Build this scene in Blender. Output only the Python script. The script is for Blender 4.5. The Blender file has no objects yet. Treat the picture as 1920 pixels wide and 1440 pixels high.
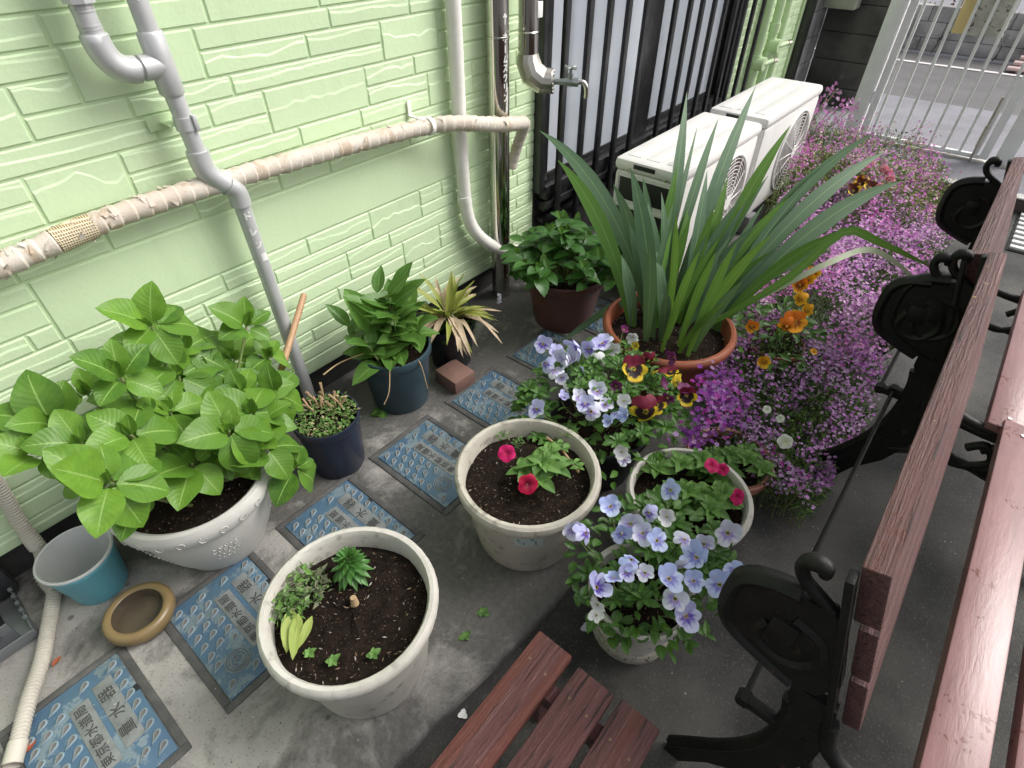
import bpy, bmesh, math, random
import numpy as np
from mathutils import Vector, Matrix, Quaternion
R = math.radians
rnd = random.Random(7)
scn = bpy.context.scene
col = scn.collection
PI = math.pi

# ------------------------------------------------------------ camera
YAW, PITCH, FPX, CAMH = R(50.176), R(41.55), 1051.24, 1.5
cy, sy, cp, sp = math.cos(YAW), math.sin(YAW), math.cos(PITCH), math.sin(PITCH)
FWD = Vector((sy * cp, cy * cp, -sp)); RGT = Vector((cy, -sy, 0)); UPV = RGT.cross(FWD)
CAM = Vector((0, 0, CAMH))
cd = bpy.data.cameras.new('camera'); cam = bpy.data.objects.new('camera', cd); col.objects.link(cam)
m3 = Matrix((RGT, UPV, -FWD)).transposed()
cam.matrix_world = Matrix.Translation(CAM) @ m3.to_4x4()
cd.sensor_width = 36; cd.lens = FPX / 1920 * 36; cd.clip_start = .02; cd.clip_end = 500
scn.camera = cam

# ------------------------------------------------------------ light: bright overcast day
SUN_EL, SUN_AZ = R(46), R(-42)          # azimuth measured from +x towards +y
w = bpy.data.worlds.new('World'); scn.world = w; w.use_nodes = True
nt = w.node_tree; nt.nodes.clear()
sky = nt.nodes.new('ShaderNodeTexSky'); sky.sky_type = 'NISHITA'; sky.sun_disc = False
sky.sun_elevation = SUN_EL; sky.sun_rotation = PI / 2 - SUN_AZ; sky.air_density = 1.0; sky.dust_density = 6.0; sky.ozone_density = .6
hs = nt.nodes.new('ShaderNodeHueSaturation'); hs.inputs['Saturation'].default_value = .25
bg = nt.nodes.new('ShaderNodeBackground'); bg.inputs['Strength'].default_value = .15
wo = nt.nodes.new('ShaderNodeOutputWorld')
nt.links.new(sky.outputs[0], hs.inputs['Color']); nt.links.new(hs.outputs[0], bg.inputs[0]); nt.links.new(bg.outputs[0], wo.inputs[0])
sl = bpy.data.lights.new('sun', 'SUN'); so = bpy.data.objects.new('sun', sl); col.objects.link(so)
sl.energy = 1.3; sl.angle = R(30); sl.color = (1, .97, .93)
sd = Vector((math.cos(SUN_EL) * math.cos(SUN_AZ), math.cos(SUN_EL) * math.sin(SUN_AZ), math.sin(SUN_EL)))
so.rotation_euler = sd.to_track_quat('Z', 'Y').to_euler(); so.location = (0, 0, 6)
vs = scn.view_settings; vs.view_transform = 'Standard'; vs.look = 'None'; vs.gamma = 1; vs.exposure = .42

# ------------------------------------------------------------ pixel -> place (photograph 1920 x 1440)
def ray(px, py): return FWD + RGT * ((px - 960) / FPX) - UPV * ((py - 720) / FPX)
def GZ(px, py, z=0.0):
    d = ray(px, py); return CAM + d * ((z - CAMH) / d.z)
def GY(px, py, y):
    d = ray(px, py); return CAM + d * (y / d.y)

# ------------------------------------------------------------ materials
MATS = {}
def newmat(name):
    m = bpy.data.materials.new(name); m.use_nodes = True
    n = m.node_tree.nodes; l = m.node_tree.links
    return m, n, l, n['Principled BSDF'], n['Material Output']
def c4(c): return (c[0], c[1], c[2], 1)
def nz(n, l, vec, scale, detail=6, rough=.6, dist=0):
    t = n.new('ShaderNodeTexNoise'); t.inputs['Scale'].default_value = scale; t.inputs['Detail'].default_value = detail
    t.inputs['Roughness'].default_value = rough; t.inputs['Distortion'].default_value = dist
    if vec is not None: l.new(vec, t.inputs['Vector'])
    return t.outputs['Fac']
def ramp(n, l, fac, a, b, ca=(0, 0, 0), cb=(1, 1, 1)):
    r = n.new('ShaderNodeValToRGB'); r.color_ramp.elements[0].position = a; r.color_ramp.elements[1].position = b
    r.color_ramp.elements[0].color = c4(ca); r.color_ramp.elements[1].color = c4(cb); l.new(fac, r.inputs[0]); return r.outputs[0]
def mix(n, l, fac, a, b, mode='MIX'):
    x = n.new('ShaderNodeMix'); x.data_type = 'RGBA'; x.blend_type = mode
    for s, v in ((0, fac), (6, a), (7, b)):
        if isinstance(v, (int, float)): x.inputs[s].default_value = v
        elif isinstance(v, tuple): x.inputs[s].default_value = c4(v)
        else: l.new(v, x.inputs[s])
    return x.outputs[2]
def mth(n, l, op, a, b=None):
    x = n.new('ShaderNodeMath'); x.operation = op
    for i, v in enumerate((a, b)):
        if v is None: continue
        if isinstance(v, (int, float)): x.inputs[i].default_value = v
        else: l.new(v, x.inputs[i])
    return x.outputs[0]
def bump(n, l, b, h, strength=.3, dist=.01):
    x = n.new('ShaderNodeBump'); x.inputs['Strength'].default_value = strength; x.inputs['Distance'].default_value = dist
    l.new(h, x.inputs['Height']); l.new(x.outputs[0], b.inputs['Normal'])
def coords(n, world=False, scale=None, l=None):
    if world:
        g = n.new('ShaderNodeNewGeometry'); v = g.outputs['Position']
    else:
        t = n.new('ShaderNodeTexCoord'); v = t.outputs['Object']
    if scale:
        mp = n.new('ShaderNodeMapping'); mp.inputs['Scale'].default_value = scale; l.new(v, mp.inputs['Vector']); v = mp.outputs[0]
    return v
def orand(n): return n.new('ShaderNodeObjectInfo').outputs['Random']
def mat(name, c, rough=.6, c2=None, scale=6, lo=.4, hi=.65, metal=0, bmp=0, bscale=60, bdist=.004, c3=None, s3=40, lo3=.6, hi3=.7, rand=0, spec=.5, world=False, stretch=None):
    m, n, l, b, o = newmat(name)
    v = coords(n, world, stretch, l)
    cc = None
    if c2 is not None: cc = mix(n, l, ramp(n, l, nz(n, l, v, scale), lo, hi), c, c2)
    if c3 is not None: cc = mix(n, l, ramp(n, l, nz(n, l, v, s3, 4), lo3, hi3), cc if cc is not None else c, c3)
    if rand:
        h = n.new('ShaderNodeHueSaturation')
        if cc is not None: l.new(cc, h.inputs['Color'])
        else: h.inputs['Color'].default_value = c4(c)
        l.new(mth(n, l, 'ADD', mth(n, l, 'MULTIPLY', orand(n), rand * 2), 1 - rand), h.inputs['Value']); cc = h.outputs[0]
    if cc is not None: l.new(cc, b.inputs['Base Color'])
    else: b.inputs['Base Color'].default_value = c4(c)
    b.inputs['Roughness'].default_value = rough; b.inputs['Metallic'].default_value = metal; b.inputs['Specular IOR Level'].default_value = spec
    if bmp: bump(n, l, b, nz(n, l, v, bscale, 8, .65), bmp, bdist)
    MATS[name] = m; return m
def leafmat(name, c, c2, trans=.3, rough=.45, veins=7, rib=(.35, .5, .15), ribw=.05, stripes=None):
    m, n, l, b, o = newmat(name)
    uv = n.new('ShaderNodeUVMap'); uv.uv_map = 'UVMap'
    s = n.new('ShaderNodeSeparateXYZ'); l.new(uv.outputs[0], s.inputs[0])
    a = mth(n, l, 'MULTIPLY', mth(n, l, 'ABSOLUTE', mth(n, l, 'SUBTRACT', s.outputs[0], .5)), 2)
    cc = mix(n, l, orand(n), c, c2)
    cc = mix(n, l, ramp(n, l, nz(n, l, coords(n, True), 35), .35, .7), cc, mix(n, l, .5, c, c2))
    if veins:
        fr = mth(n, l, 'FRACT', mth(n, l, 'MULTIPLY', mth(n, l, 'SUBTRACT', s.outputs[1], mth(n, l, 'MULTIPLY', a, .28)), veins))
        tri = mth(n, l, 'ABSOLUTE', mth(n, l, 'SUBTRACT', fr, .5))
        vl = ramp(n, l, tri, .0, .09, (1, 1, 1), (0, 0, 0))
        cc = mix(n, l, mth(n, l, 'MULTIPLY', vl, .16), cc, rib)
        bump(n, l, b, tri, .25, .003)
    if stripes:
        w_ = n.new('ShaderNodeTexWave'); w_.inputs['Scale'].default_value = 3.2; w_.inputs['Distortion'].default_value = .6; l.new(uv.outputs[0], w_.inputs['Vector'])
        cc = mix(n, l, ramp(n, l, w_.outputs['Fac'], .3, .6), cc, stripes)
    cc = mix(n, l, ramp(n, l, a, ribw * .4, ribw, (1, 1, 1), (0, 0, 0)), cc, rib)
    l.new(cc, b.inputs['Base Color']); b.inputs['Roughness'].default_value = rough; b.inputs['Specular IOR Level'].default_value = .4
    t = n.new('ShaderNodeBsdfTranslucent'); l.new(mix(n, l, .3, cc, (.35, .55, .06)), t.inputs[0])
    ms = n.new('ShaderNodeMixShader'); ms.inputs[0].default_value = trans
    l.new(b.outputs[0], ms.inputs[1]); l.new(t.outputs[0], ms.inputs[2]); l.new(ms.outputs[0], o.inputs[0])
    MATS[name] = m; return m
def colmat(name, trans=.25, rough=.6, sat=1.0):
    m, n, l, b, o = newmat(name)
    at = n.new('ShaderNodeAttribute'); at.attribute_name = 'Col'
    l.new(at.outputs['Color'], b.inputs['Base Color']); b.inputs['Roughness'].default_value = rough; b.inputs['Specular IOR Level'].default_value = .3
    t = n.new('ShaderNodeBsdfTranslucent'); l.new(at.outputs['Color'], t.inputs[0])
    ms = n.new('ShaderNodeMixShader'); ms.inputs[0].default_value = trans
    l.new(b.outputs[0], ms.inputs[1]); l.new(t.outputs[0], ms.inputs[2]); l.new(ms.outputs[0], o.inputs[0])
    MATS[name] = m; return m
def sidingmat():
    m, n, l, b, o = newmat('siding')
    v = coords(n, True)
    c = mix(n, l, ramp(n, l, nz(n, l, v, 2.2), .35, .7), (.55, .69, .435), (.595, .73, .475))
    c = mix(n, l, mth(n, l, 'MULTIPLY', ramp(n, l, nz(n, l, coords(n, True, (6, 6, .8), l), 1.6), .58, .75), .35), c, (.45, .57, .36))
    h = n.new('ShaderNodeHueSaturation'); l.new(c, h.inputs['Color'])
    l.new(mth(n, l, 'ADD', mth(n, l, 'MULTIPLY', orand(n), .06), .97), h.inputs['Value'])
    l.new(h.outputs[0], b.inputs['Base Color']); b.inputs['Roughness'].default_value = .5; b.inputs['Specular IOR Level'].default_value = .4
    bump(n, l, b, nz(n, l, v, 90, 6, .6), .35, .003); MATS['siding'] = m
def groundmat():
    m, n, l, b, o = newmat('slab_concrete')
    v = coords(n, True)
    c = mix(n, l, ramp(n, l, nz(n, l, v, 3.5), .35, .7), (.23, .22, .205), (.39, .375, .35))
    c = mix(n, l, ramp(n, l, nz(n, l, v, 180, 2), .62, .7), c, (.07, .065, .06))
    c = mix(n, l, mth(n, l, 'MULTIPLY', ramp(n, l, nz(n, l, v, 70, 3), .6, .72), .6), c, (.36, .345, .32))
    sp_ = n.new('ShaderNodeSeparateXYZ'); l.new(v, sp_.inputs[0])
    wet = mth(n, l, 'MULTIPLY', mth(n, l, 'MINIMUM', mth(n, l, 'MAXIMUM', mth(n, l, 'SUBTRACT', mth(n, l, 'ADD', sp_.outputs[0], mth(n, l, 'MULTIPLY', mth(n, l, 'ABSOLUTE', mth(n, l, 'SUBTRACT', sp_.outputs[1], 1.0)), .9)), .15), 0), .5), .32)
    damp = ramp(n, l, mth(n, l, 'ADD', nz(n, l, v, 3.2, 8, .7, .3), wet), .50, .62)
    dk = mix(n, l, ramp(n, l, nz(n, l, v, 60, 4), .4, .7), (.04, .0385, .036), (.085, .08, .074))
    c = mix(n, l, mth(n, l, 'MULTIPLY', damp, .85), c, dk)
    vo = n.new('ShaderNodeTexVoronoi'); vo.inputs['Scale'].default_value = 9; l.new(v, vo.inputs['Vector'])
    c = mix(n, l, ramp(n, l, vo.outputs['Distance'], .05, .09, (.75, .75, .75), (0, 0, 0)), c, (.07, .06, .055))
    l.new(c, b.inputs['Base Color'])
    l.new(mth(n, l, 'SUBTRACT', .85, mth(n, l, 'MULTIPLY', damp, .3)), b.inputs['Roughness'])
    bump(n, l, b, nz(n, l, v, 120, 8, .7), .5, .006); MATS['slab'] = m
    m, n, l, b, o = newmat('yard_asphalt')
    v = coords(n, True)
    c = mix(n, l, ramp(n, l, nz(n, l, v, 2.5, 8), .4, .62), (.014, .0138, .014), (.07, .066, .06))
    c = mix(n, l, mth(n, l, 'MULTIPLY', ramp(n, l, nz(n, l, v, 160, 2), .6, .68), .5), c, (.14, .135, .125))
    vo = n.new('ShaderNodeTexVoronoi'); vo.inputs['Scale'].default_value = 55; l.new(v, vo.inputs['Vector'])
    c = mix(n, l, ramp(n, l, vo.outputs['Distance'], .06, .1, (.45, .45, .45), (0, 0, 0)), c, (.22, .21, .2))
    far = n.new('ShaderNodeSeparateXYZ'); l.new(v, far.inputs[0])
    l.new(c, b.inputs['Base Color']); b.inputs['Roughness'].default_value = .7
    bump(n, l, b, nz(n, l, v, 190, 6, .7), .7, .006); MATS['asphalt'] = m
def woodmat(name, paint, bare, dark, wear, axis=(1, 14, 14), rough=.45, bs=.8, spot=None):
    m, n, l, b, o = newmat(name)
    v = coords(n, False, axis, l)
    ad = n.new('ShaderNodeVectorMath'); ad.operation = 'ADD'; l.new(v, ad.inputs[0])
    cmb = n.new('ShaderNodeCombineXYZ'); l.new(mth(n, l, 'MULTIPLY', orand(n), 30), cmb.inputs[1]); l.new(cmb.outputs[0], ad.inputs[1]); v = ad.outputs[0]
    g = nz(n, l, v, 9, 8, .7, .4)
    c = mix(n, l, ramp(n, l, nz(n, l, v, 3, 4), .35, .65), paint, tuple(x * .72 for x in paint))
    fac = ramp(n, l, g, wear, wear + .06)
    c = mix(n, l, fac, c, bare)
    c = mix(n, l, ramp(n, l, nz(n, l, v, 13, 6, .65, .35), .565, .62), c, dark)
    if name == 'stool_wood': c = mix(n, l, ramp(n, l, mth(n, l, 'MULTIPLY', nz(n, l, v, 2.2, 4), mth(n, l, 'ADD', orand(n), .45)), .48, .56), c, (.135, .04, .03))
    if spot:
        vw = coords(n, True); mk = ramp(n, l, mth(n, l, 'MULTIPLY', nz(n, l, vw, 70, 5, .7), ramp(n, l, nz(n, l, vw, 7, 3), .45, .6)), .56, .58)
        c = mix(n, l, mk, c, spot); c = mix(n, l, ramp(n, l, mth(n, l, 'MULTIPLY', nz(n, l, vw, 55, 5, .7), ramp(n, l, nz(n, l, vw, 4, 3), .5, .65)), .62, .63), c, (.46, .30, .15))
    l.new(c, b.inputs['Base Color']); b.inputs['Roughness'].default_value = rough
    bump(n, l, b, nz(n, l, v, 13, 6, .65, .35), bs, .012); MATS[name] = m
def lidmat():
    m, n, l, b, o = newmat('lid_blue')
    v = coords(n, True)
    c = mix(n, l, ramp(n, l, nz(n, l, v, 5), .35, .7), (.06, .12, .195), (.075, .14, .195))
    c = mix(n, l, ramp(n, l, nz(n, l, v, 14, 9, .75), .52, .56), c, (.18, .24, .27))
    c = mix(n, l, mth(n, l, 'MULTIPLY', ramp(n, l, nz(n, l, v, 7, 6), .5, .7), .6), c, (.075, .10, .105))
    l.new(c, b.inputs['Base Color']); b.inputs['Roughness'].default_value = .5
    bump(n, l, b, nz(n, l, v, 60, 6), .4, .004); MATS['lid'] = m
def signmat():
    m, n, l, b, o = newmat('peeling_sign')
    v = coords(n)
    s = n.new('ShaderNodeSeparateXYZ'); l.new(v, s.inputs[0])
    d = mth(n, l, 'ADD', s.outputs[1], mth(n, l, 'MULTIPLY', mth(n, l, 'SUBTRACT', nz(n, l, v, 8), .5), .05))
    f = ramp(n, l, d, .062, .068)
    c = mix(n, l, ramp(n, l, nz(n, l, v, 10), .45, .55), (.55, .54, .48), (.42, .41, .36))
    c = mix(n, l, ramp(n, l, nz(n, l, v, 26, 6, .7, 1.2), .57, .60), c, (.06, .06, .055))
    c = mix(n, l, f, c, (.72, .58, .26)); l.new(c, b.inputs['Base Color']); b.inputs['Roughness'].default_value = .6; MATS['sign'] = m
def soilmat():
    m, n, l, b, o = newmat('soil')
    v = coords(n, True)
    c = mix(n, l, ramp(n, l, nz(n, l, v, 45, 8, .7), .35, .7), (.009, .006, .0045), (.036, .023, .016))
    c = mix(n, l, ramp(n, l, nz(n, l, v, 230, 3), .66, .70), c, (.36, .27, .19))
    l.new(c, b.inputs['Base Color']); b.inputs['Roughness'].default_value = .95; b.inputs['Specular IOR Level'].default_value = .15
    bump(n, l, b, nz(n, l, v, 150, 8, .75), 1, .012); MATS['soil'] = m
def tapemat():
    m, n, l, b, o = newmat('wrap_tape')
    v = coords(n, True)
    c = mix(n, l, ramp(n, l, nz(n, l, v, 7, 5), .4, .62), (.55, .475, .395), (.60, .55, .48))
    c = mix(n, l, ramp(n, l, nz(n, l, coords(n, True, (1, 1, .5), l), 17, 6, .65, .8), .55, .60), c, (.48, .385, .29))
    c = mix(n, l, ramp(n, l, nz(n, l, coords(n, True, (1, 3, 3), l), 20, 4, .6, 1.5), .67, .69), c, (.25, .18, .12))
    l.new(c, b.inputs['Base Color']); b.inputs['Roughness'].default_value = .7
    bump(n, l, b, nz(n, l, v, 60, 5), .4, .004); MATS['tape'] = m
    m, n, l, b, o = newmat('mesh_wrap')
    wv = n.new('ShaderNodeTexWave'); wv.inputs['Scale'].default_value = 60; wv.bands_direction = 'X'; v = coords(n, True); l.new(v, wv.inputs['Vector'])
    wz = n.new('ShaderNodeTexWave'); wz.inputs['Scale'].default_value = 50; wz.bands_direction = 'Z'; l.new(v, wz.inputs['Vector'])
    g = mth(n, l, 'MAXIMUM', wv.outputs['Fac'], wz.outputs['Fac'])
    l.new(ramp(n, l, g, .5, .9, (.42, .30, .16), (.72, .64, .46)), b.inputs['Base Color']); b.inputs['Roughness'].default_value = .8
    bump(n, l, b, g, .8, .004); MATS['meshwrap'] = m

sidingmat(); groundmat(); lidmat(); signmat(); soilmat(); tapemat()
woodmat('bench_wood', (.135, .054, .05), (.21, .105, .09), (.022, .009, .008), .60, (.55, 13, 13), .45, .8, (.12, .03, .015))
woodmat('stool_wood', (.125, .046, .045), (.20, .098, .088), (.022, .008, .007), .575, (.5, 10, 10), .5, .9)
woodmat('seat_wood_skylit', (.27, .14, .138), (.26, .14, .135), (.22, .115, .11), .66, (1.2, 7, 7), .28, .1, (.13, .035, .02))  # paler copy of the bench paint, sky sheen mixed into the colour
mat('foundation', (.03, .03, .03), .9, (.06, .058, .055), 8, bmp=.3)
mat('black_alu', (.012, .012, .013), .35, (.025, .025, .027), 20)
mat('frosted', (.42, .455, .51), .25, (.47, .50, .55), 3)
mat('iron', (.005, .005, .005), .5, (.010, .009, .008), 25, spec=.3, bmp=.5, bscale=60, c3=(.06, .03, .016), s3=30, lo3=.66, hi3=.74)
mat('drain_paint', (.49, .495, .50), .4, (.56, .565, .57), 9, bmp=.12, metal=.3)
mat('steel', (.62, .60, .56), .12, (.56, .54, .5), 5, metal=1, bmp=.03, bscale=6, bdist=.01)
mat('dull_steel', (.55, .52, .47), .3, (.45, .42, .37), 12, metal=1, bmp=.15, bscale=30)
mat('tap_metal', (.42, .45, .43), .35, (.3, .33, .32), 14, metal=.9)
mat('white_tape', (.80, .78, .74), .5, (.72, .70, .65), 6, bmp=.15, bscale=25)
mat('green_paint', (.55, .69, .43), .5, (.50, .64, .38), 5)
mat('ac_white', (.74, .73, .70), .45, (.66, .65, .62), 4, bmp=.04)
mat('ac_dark', (.012, .012, .012), .6)
mat('ac_fan', (.10, .075, .07), .5, (.13, .10, .095), 12)
mat('gate_white', (.84, .84, .83), .4, (.78, .78, .77), 10)
mat('pot_white', (.54, .52, .475), .55, (.42, .40, .355), 7, .4, .65, bmp=.25, bscale=50, c3=(.26, .25, .22), s3=26, lo3=.56, hi3=.70)
mat('pot_cream', (.48, .45, .385), .55, (.38, .355, .30), 7, .42, .68, bmp=.25, bscale=50, c3=(.24, .22, .18), s3=26, lo3=.56, hi3=.70)
mat('pot_bowl', (.55, .54, .51), .5, (.47, .46, .435), 6, bmp=.2, bscale=25, bdist=.006)
mat('pot_stone', (.36, .34, .30), .9, (.25, .235, .2), 40, bmp=.8, bscale=90, c3=(.04, .04, .035), s3=110, lo3=.58, hi3=.64)
mat('terracotta', (.29, .085, .042), .42, (.20, .065, .038), 8, bmp=.15)
mat('terracotta_pink', (.36, .145, .10), .5, (.28, .12, .09), 8, bmp=.2)
mat('pot_brown', (.12, .045, .033), .45, (.085, .036, .03), 6, bmp=.1)
mat('pot_black', (.008, .009, .013), .4, (.016, .017, .022), 8)
mat('pot_navy', (.012, .016, .035), .35, (.02, .024, .04), 8)
mat('pot_blue', (.022, .045, .06), .42, (.035, .065, .08), 8)
mat('bucket_blue', (.15, .46, .56), .35, (.14, .45, .55), 4)
mat('bucket_in', (.62, .63, .63), .55, (.54, .55, .55), 7)
mat('ceramic_tan', (.22, .155, .07), .35, (.17, .12, .055), 5)
mat('ceramic_in', (.085, .065, .042), .45, (.055, .043, .03), 14)
mat('hose', (.50, .47, .41), .5, (.42, .39, .34), 8)
mat('grey_metal', (.22, .235, .25), .4, (.17, .18, .19), 10, metal=.5)
mat('dark_metal', (.025, .027, .03), .45, (.04, .042, .045), 10)
mat('clay_brick', (.20, .11, .085), .8, (.155, .085, .068), 12, bmp=.4)
mat('lid_frame', (.06, .06, .059), .75, (.095, .092, .088), 18, bmp=.35)
mat('lid_plate', (.20, .215, .21), .55, (.125, .135, .135), 20, bmp=.3)
mat('lid_letter', (.05, .05, .05), .5)
mat('lid_stud', (.20, .235, .25), .45, (.105, .15, .19), 28, rand=.2)
mat('dark_wall', (.03, .029, .028), .85, (.07, .067, .063), 3.5, .38, .62, bmp=.4, c3=(.13, .125, .12), s3=5, lo3=.66, hi3=.8)
mat('grey_block', (.22, .22, .22), .85, (.09, .09, .09), 4, bmp=.4, rand=.15)
mat('far_block', (.50, .49, .475), .9, (.30, .29, .28), 5, bmp=.4, rand=.22, c3=(.07, .05, .045), s3=4, lo3=.62, hi3=.8)
mat('meter_box', (.30, .32, .27), .5, (.26, .28, .23), 6)
mat('road_asphalt', (.13, .125, .128), .8, (.10, .097, .10), 3, world=True, bmp=.5, bscale=120, c3=(.3, .29, .31), s3=90, lo3=.62, hi3=.7)
mat('street_concrete', (.235, .23, .26), .85, (.19, .185, .205), 3, world=True, bmp=.4, bscale=120, c3=(.4, .39, .42), s3=90, lo3=.62, hi3=.7)
mat('road_paint', (.72, .70, .69), .7, (.6, .57, .56), 20)
mat('kerb_white', (.62, .60, .575), .8, (.4, .38, .36), 9, bmp=.3)
mat('kerb_side', (.10, .08, .075), .9, (.06, .05, .048), 12)
mat('grating', (.42, .42, .45), .5, metal=.4)
mat('pink_plastic', (.70, .52, .50), .5)
mat('cord', (.01, .01, .01), .6)
mat('white_mark', (.80, .80, .78), .6)
mat('label_paper', (.47, .53, .49), .5, (.42, .5, .48), 30)
mat('label_ink', (.16, .27, .25), .6)
mat('stem_green', (.14, .22, .06), .5, (.2, .2, .08), 20)
mat('stem_brown', (.14, .09, .055), .8, (.22, .16, .1), 20)
mat('dry', (.42, .30, .17), .8, (.32, .2, .11), 20)
mat('bamboo', (.45, .30, .17), .55, (.30, .13, .06), 20, stretch=(20, 20, 1))
mat('screw', (.45, .42, .4), .3, metal=1)
mat('petal_litter', (.55, .55, .62), .6)
mat('dead_leaf', (.28, .07, .03), .6)
leafmat('leaf_hydrangea', (.05, .135, .018), (.165, .325, .035), .26, .42, 9, (.25, .40, .10), .055)
leafmat('leaf_dark', (.02, .07, .016), (.075, .20, .035), .22, .35, 6, (.10, .22, .07), .05)
leafmat('leaf_lance', (.055, .145, .025), (.12, .25, .045), .3, .4, 6, (.26, .42, .12), .05)
leafmat('leaf_pansy', (.022, .07, .014), (.10, .23, .035), .2, .4, 4, (.13, .26, .06), .07)
leafmat('leaf_petunia', (.06, .145, .03), (.19, .36, .085), .28, .55, 5, (.20, .36, .11), .08)
leafmat('leaf_lily', (.055, .16, .035), (.09, .22, .05), .2, .35, 0, (.1, .24, .06), .05)
leafmat('iris_blade', (.06, .125, .068), (.125, .205, .118), .18, .5, 0, (.20, .33, .14), .06)
leafmat('iris_bright', (.085, .20, .035), (.12, .25, .05), .3, .45, 0, (.22, .36, .1), .06)
leafmat('iris_pale', (.50, .55, .40), (.48, .54, .38), .2, .5, 0, (.5, .56, .42), .06)
leafmat('leaf_variegated', (.12, .20, .04), (.17, .25, .05), .2, .5, 0, (.2, .28, .06), .03, (.36, .33, .07))
leafmat('leaf_variegated_dry', (.30, .19, .10), (.40, .28, .17), .15, .7, 0, (.4, .3, .2), .03, (.55, .46, .34))
leafmat('leaf_wilted', (.27, .36, .07), (.36, .42, .12), .25, .6, 0, (.5, .58, .2), .04)
colmat('stud_paint', .0, .5); colmat('flower', .22, .6); colmat('foliage', .28, .5)
M = MATS

# ------------------------------------------------------------ mesh helpers
class MB:
    def __init__(s): s.v = []; s.f = []; s.uv = []; s.c = []
    def add(s, vs, fs):
        o = len(s.v); s.v += [tuple(p) for p in vs]; s.f += [tuple(i + o for i in f) for f in fs]
    def box(s, x0, x1, y0, y1, z0, z1, mtx=None):
        v = [Vector((x, y, z)) for z in (z0, z1) for y in (y0, y1) for x in (x0, x1)]
        if mtx: v = [mtx @ p for p in v]
        s.add(v, [(0, 2, 3, 1), (4, 5, 7, 6), (0, 1, 5, 4), (2, 6, 7, 3), (0, 4, 6, 2), (1, 3, 7, 5)])
    def bevbox(s, x0, x1, y0, y1, z0, z1, b=.004, mtx=None):
        bm = bmesh.new()
        bmesh.ops.create_cube(bm, size=1)
        for p in bm.verts: p.co = Vector(((x0 + x1) / 2 + p.co.x * (x1 - x0), (y0 + y1) / 2 + p.co.y * (y1 - y0), (z0 + z1) / 2 + p.co.z * (z1 - z0)))
        bmesh.ops.bevel(bm, geom=list(bm.edges), offset=b, segments=2, affect='EDGES', profile=.5)
        s.bm(bm, mtx)
    def bm(s, bm, mtx=None):
        bm.verts.ensure_lookup_table(); bm.verts.index_update()
        s.add([(mtx @ p.co) if mtx else p.co for p in bm.verts], [[q.index for q in f.verts] for f in bm.faces]); bm.free()
    def tube(s, pts, r, n=12, cap=True, flat=1.0):
        pts = [Vector(p) for p in pts]; k = len(pts)
        rs = r if isinstance(r, (list, tuple)) else [r] * k
        t0 = (pts[1] - pts[0]).normalized()
        u = t0.cross(Vector((0, 0, 1)))
        if u.length < .1: u = t0.cross(Vector((1, 0, 0)))
        u.normalize(); vs = []
        for i in range(k):
            t = (pts[min(i + 1, k - 1)] - pts[max(i - 1, 0)]).normalized()
            u = (u - t * u.dot(t)).normalized(); w_ = t.cross(u)
            for j in range(n):
                a = 2 * PI * j / n; vs.append(pts[i] + u * (math.cos(a) * rs[i]) + w_ * (math.sin(a) * rs[i] * flat))
        fs = [(i * n + j, i * n + (j + 1) % n, (i + 1) * n + (j + 1) % n, (i + 1) * n + j) for i in range(k - 1) for j in range(n)]
        if cap: fs += [tuple(range(n))[::-1], tuple(range((k - 1) * n, k * n))]
        s.add(vs, fs)
    def lathe(s, prof, n=40, c=(0, 0, 0), rf=None):
        vs = []; fs = []; c = Vector(c)
        for r, z in prof:
            for j in range(n):
                a = 2 * PI * j / n; q = r * (rf(a, z) if rf else 1); vs.append(c + Vector((q * math.cos(a), q * math.sin(a), z)))
        for i in range(len(prof) - 1):
            for j in range(n): fs.append((i * n + j, i * n + (j + 1) % n, (i + 1) * n + (j + 1) % n, (i + 1) * n + j))
        s.add(vs, fs)
    def prism(s, poly, x0, x1):                       # poly in (y,z), extruded along x
        n = len(poly); v = [(x0, a, b) for a, b in poly] + [(x1, a, b) for a, b in poly]
        s.add(v, [tuple(range(n))[::-1], tuple(range(n, 2 * n))] + [(i, (i + 1) % n, n + (i + 1) % n, n + i) for i in range(n)])
    def mesh(s, name, m, smooth=None):
        me = bpy.data.meshes.new(name); me.from_pydata(s.v, [], s.f); me.update()
        bm = bmesh.new(); bm.from_mesh(me); bmesh.ops.recalc_face_normals(bm, faces=list(bm.faces)); bm.to_mesh(me); bm.free()
        if smooth is not None:
            me.shade_smooth(); me.set_sharp_from_angle(angle=R(smooth))
        me.materials.append(M[m]); return me
    def obj(s, name, m, parent=None, smooth=None, mtx=None):
        return put(name, s.mesh(name, m, smooth), parent, mtx)
def put(name, me, parent=None, mtx=None):
    o = bpy.data.objects.new(name, me); col.objects.link(o)
    if parent: o.parent = parent
    if mtx is not None: o.matrix_basis = mtx
    return o
def tag(o, label=None, cat=None, group=None, kind=None):
    if label: o['label'] = label
    if cat: o['category'] = cat
    if group: o['group'] = group
    if kind: o['kind'] = kind
    return o
def thing(name, label, cat, loc=(0, 0, 0), group=None):
    o = bpy.data.objects.new(name, None); col.objects.link(o); o.location = loc; o.empty_display_size = .05
    return tag(o, label, cat, group)
def rel(parent): return Matrix.Translation(-Vector(parent.location))
def bez(p, n=10):
    p = [Vector(a) for a in p]; out = []
    for i in range(n + 1):
        q = list(p); t = i / n
        while len(q) > 1: q = [q[j].lerp(q[j + 1], t) for j in range(len(q) - 1)]
        out.append(q[0])
    return out
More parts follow.
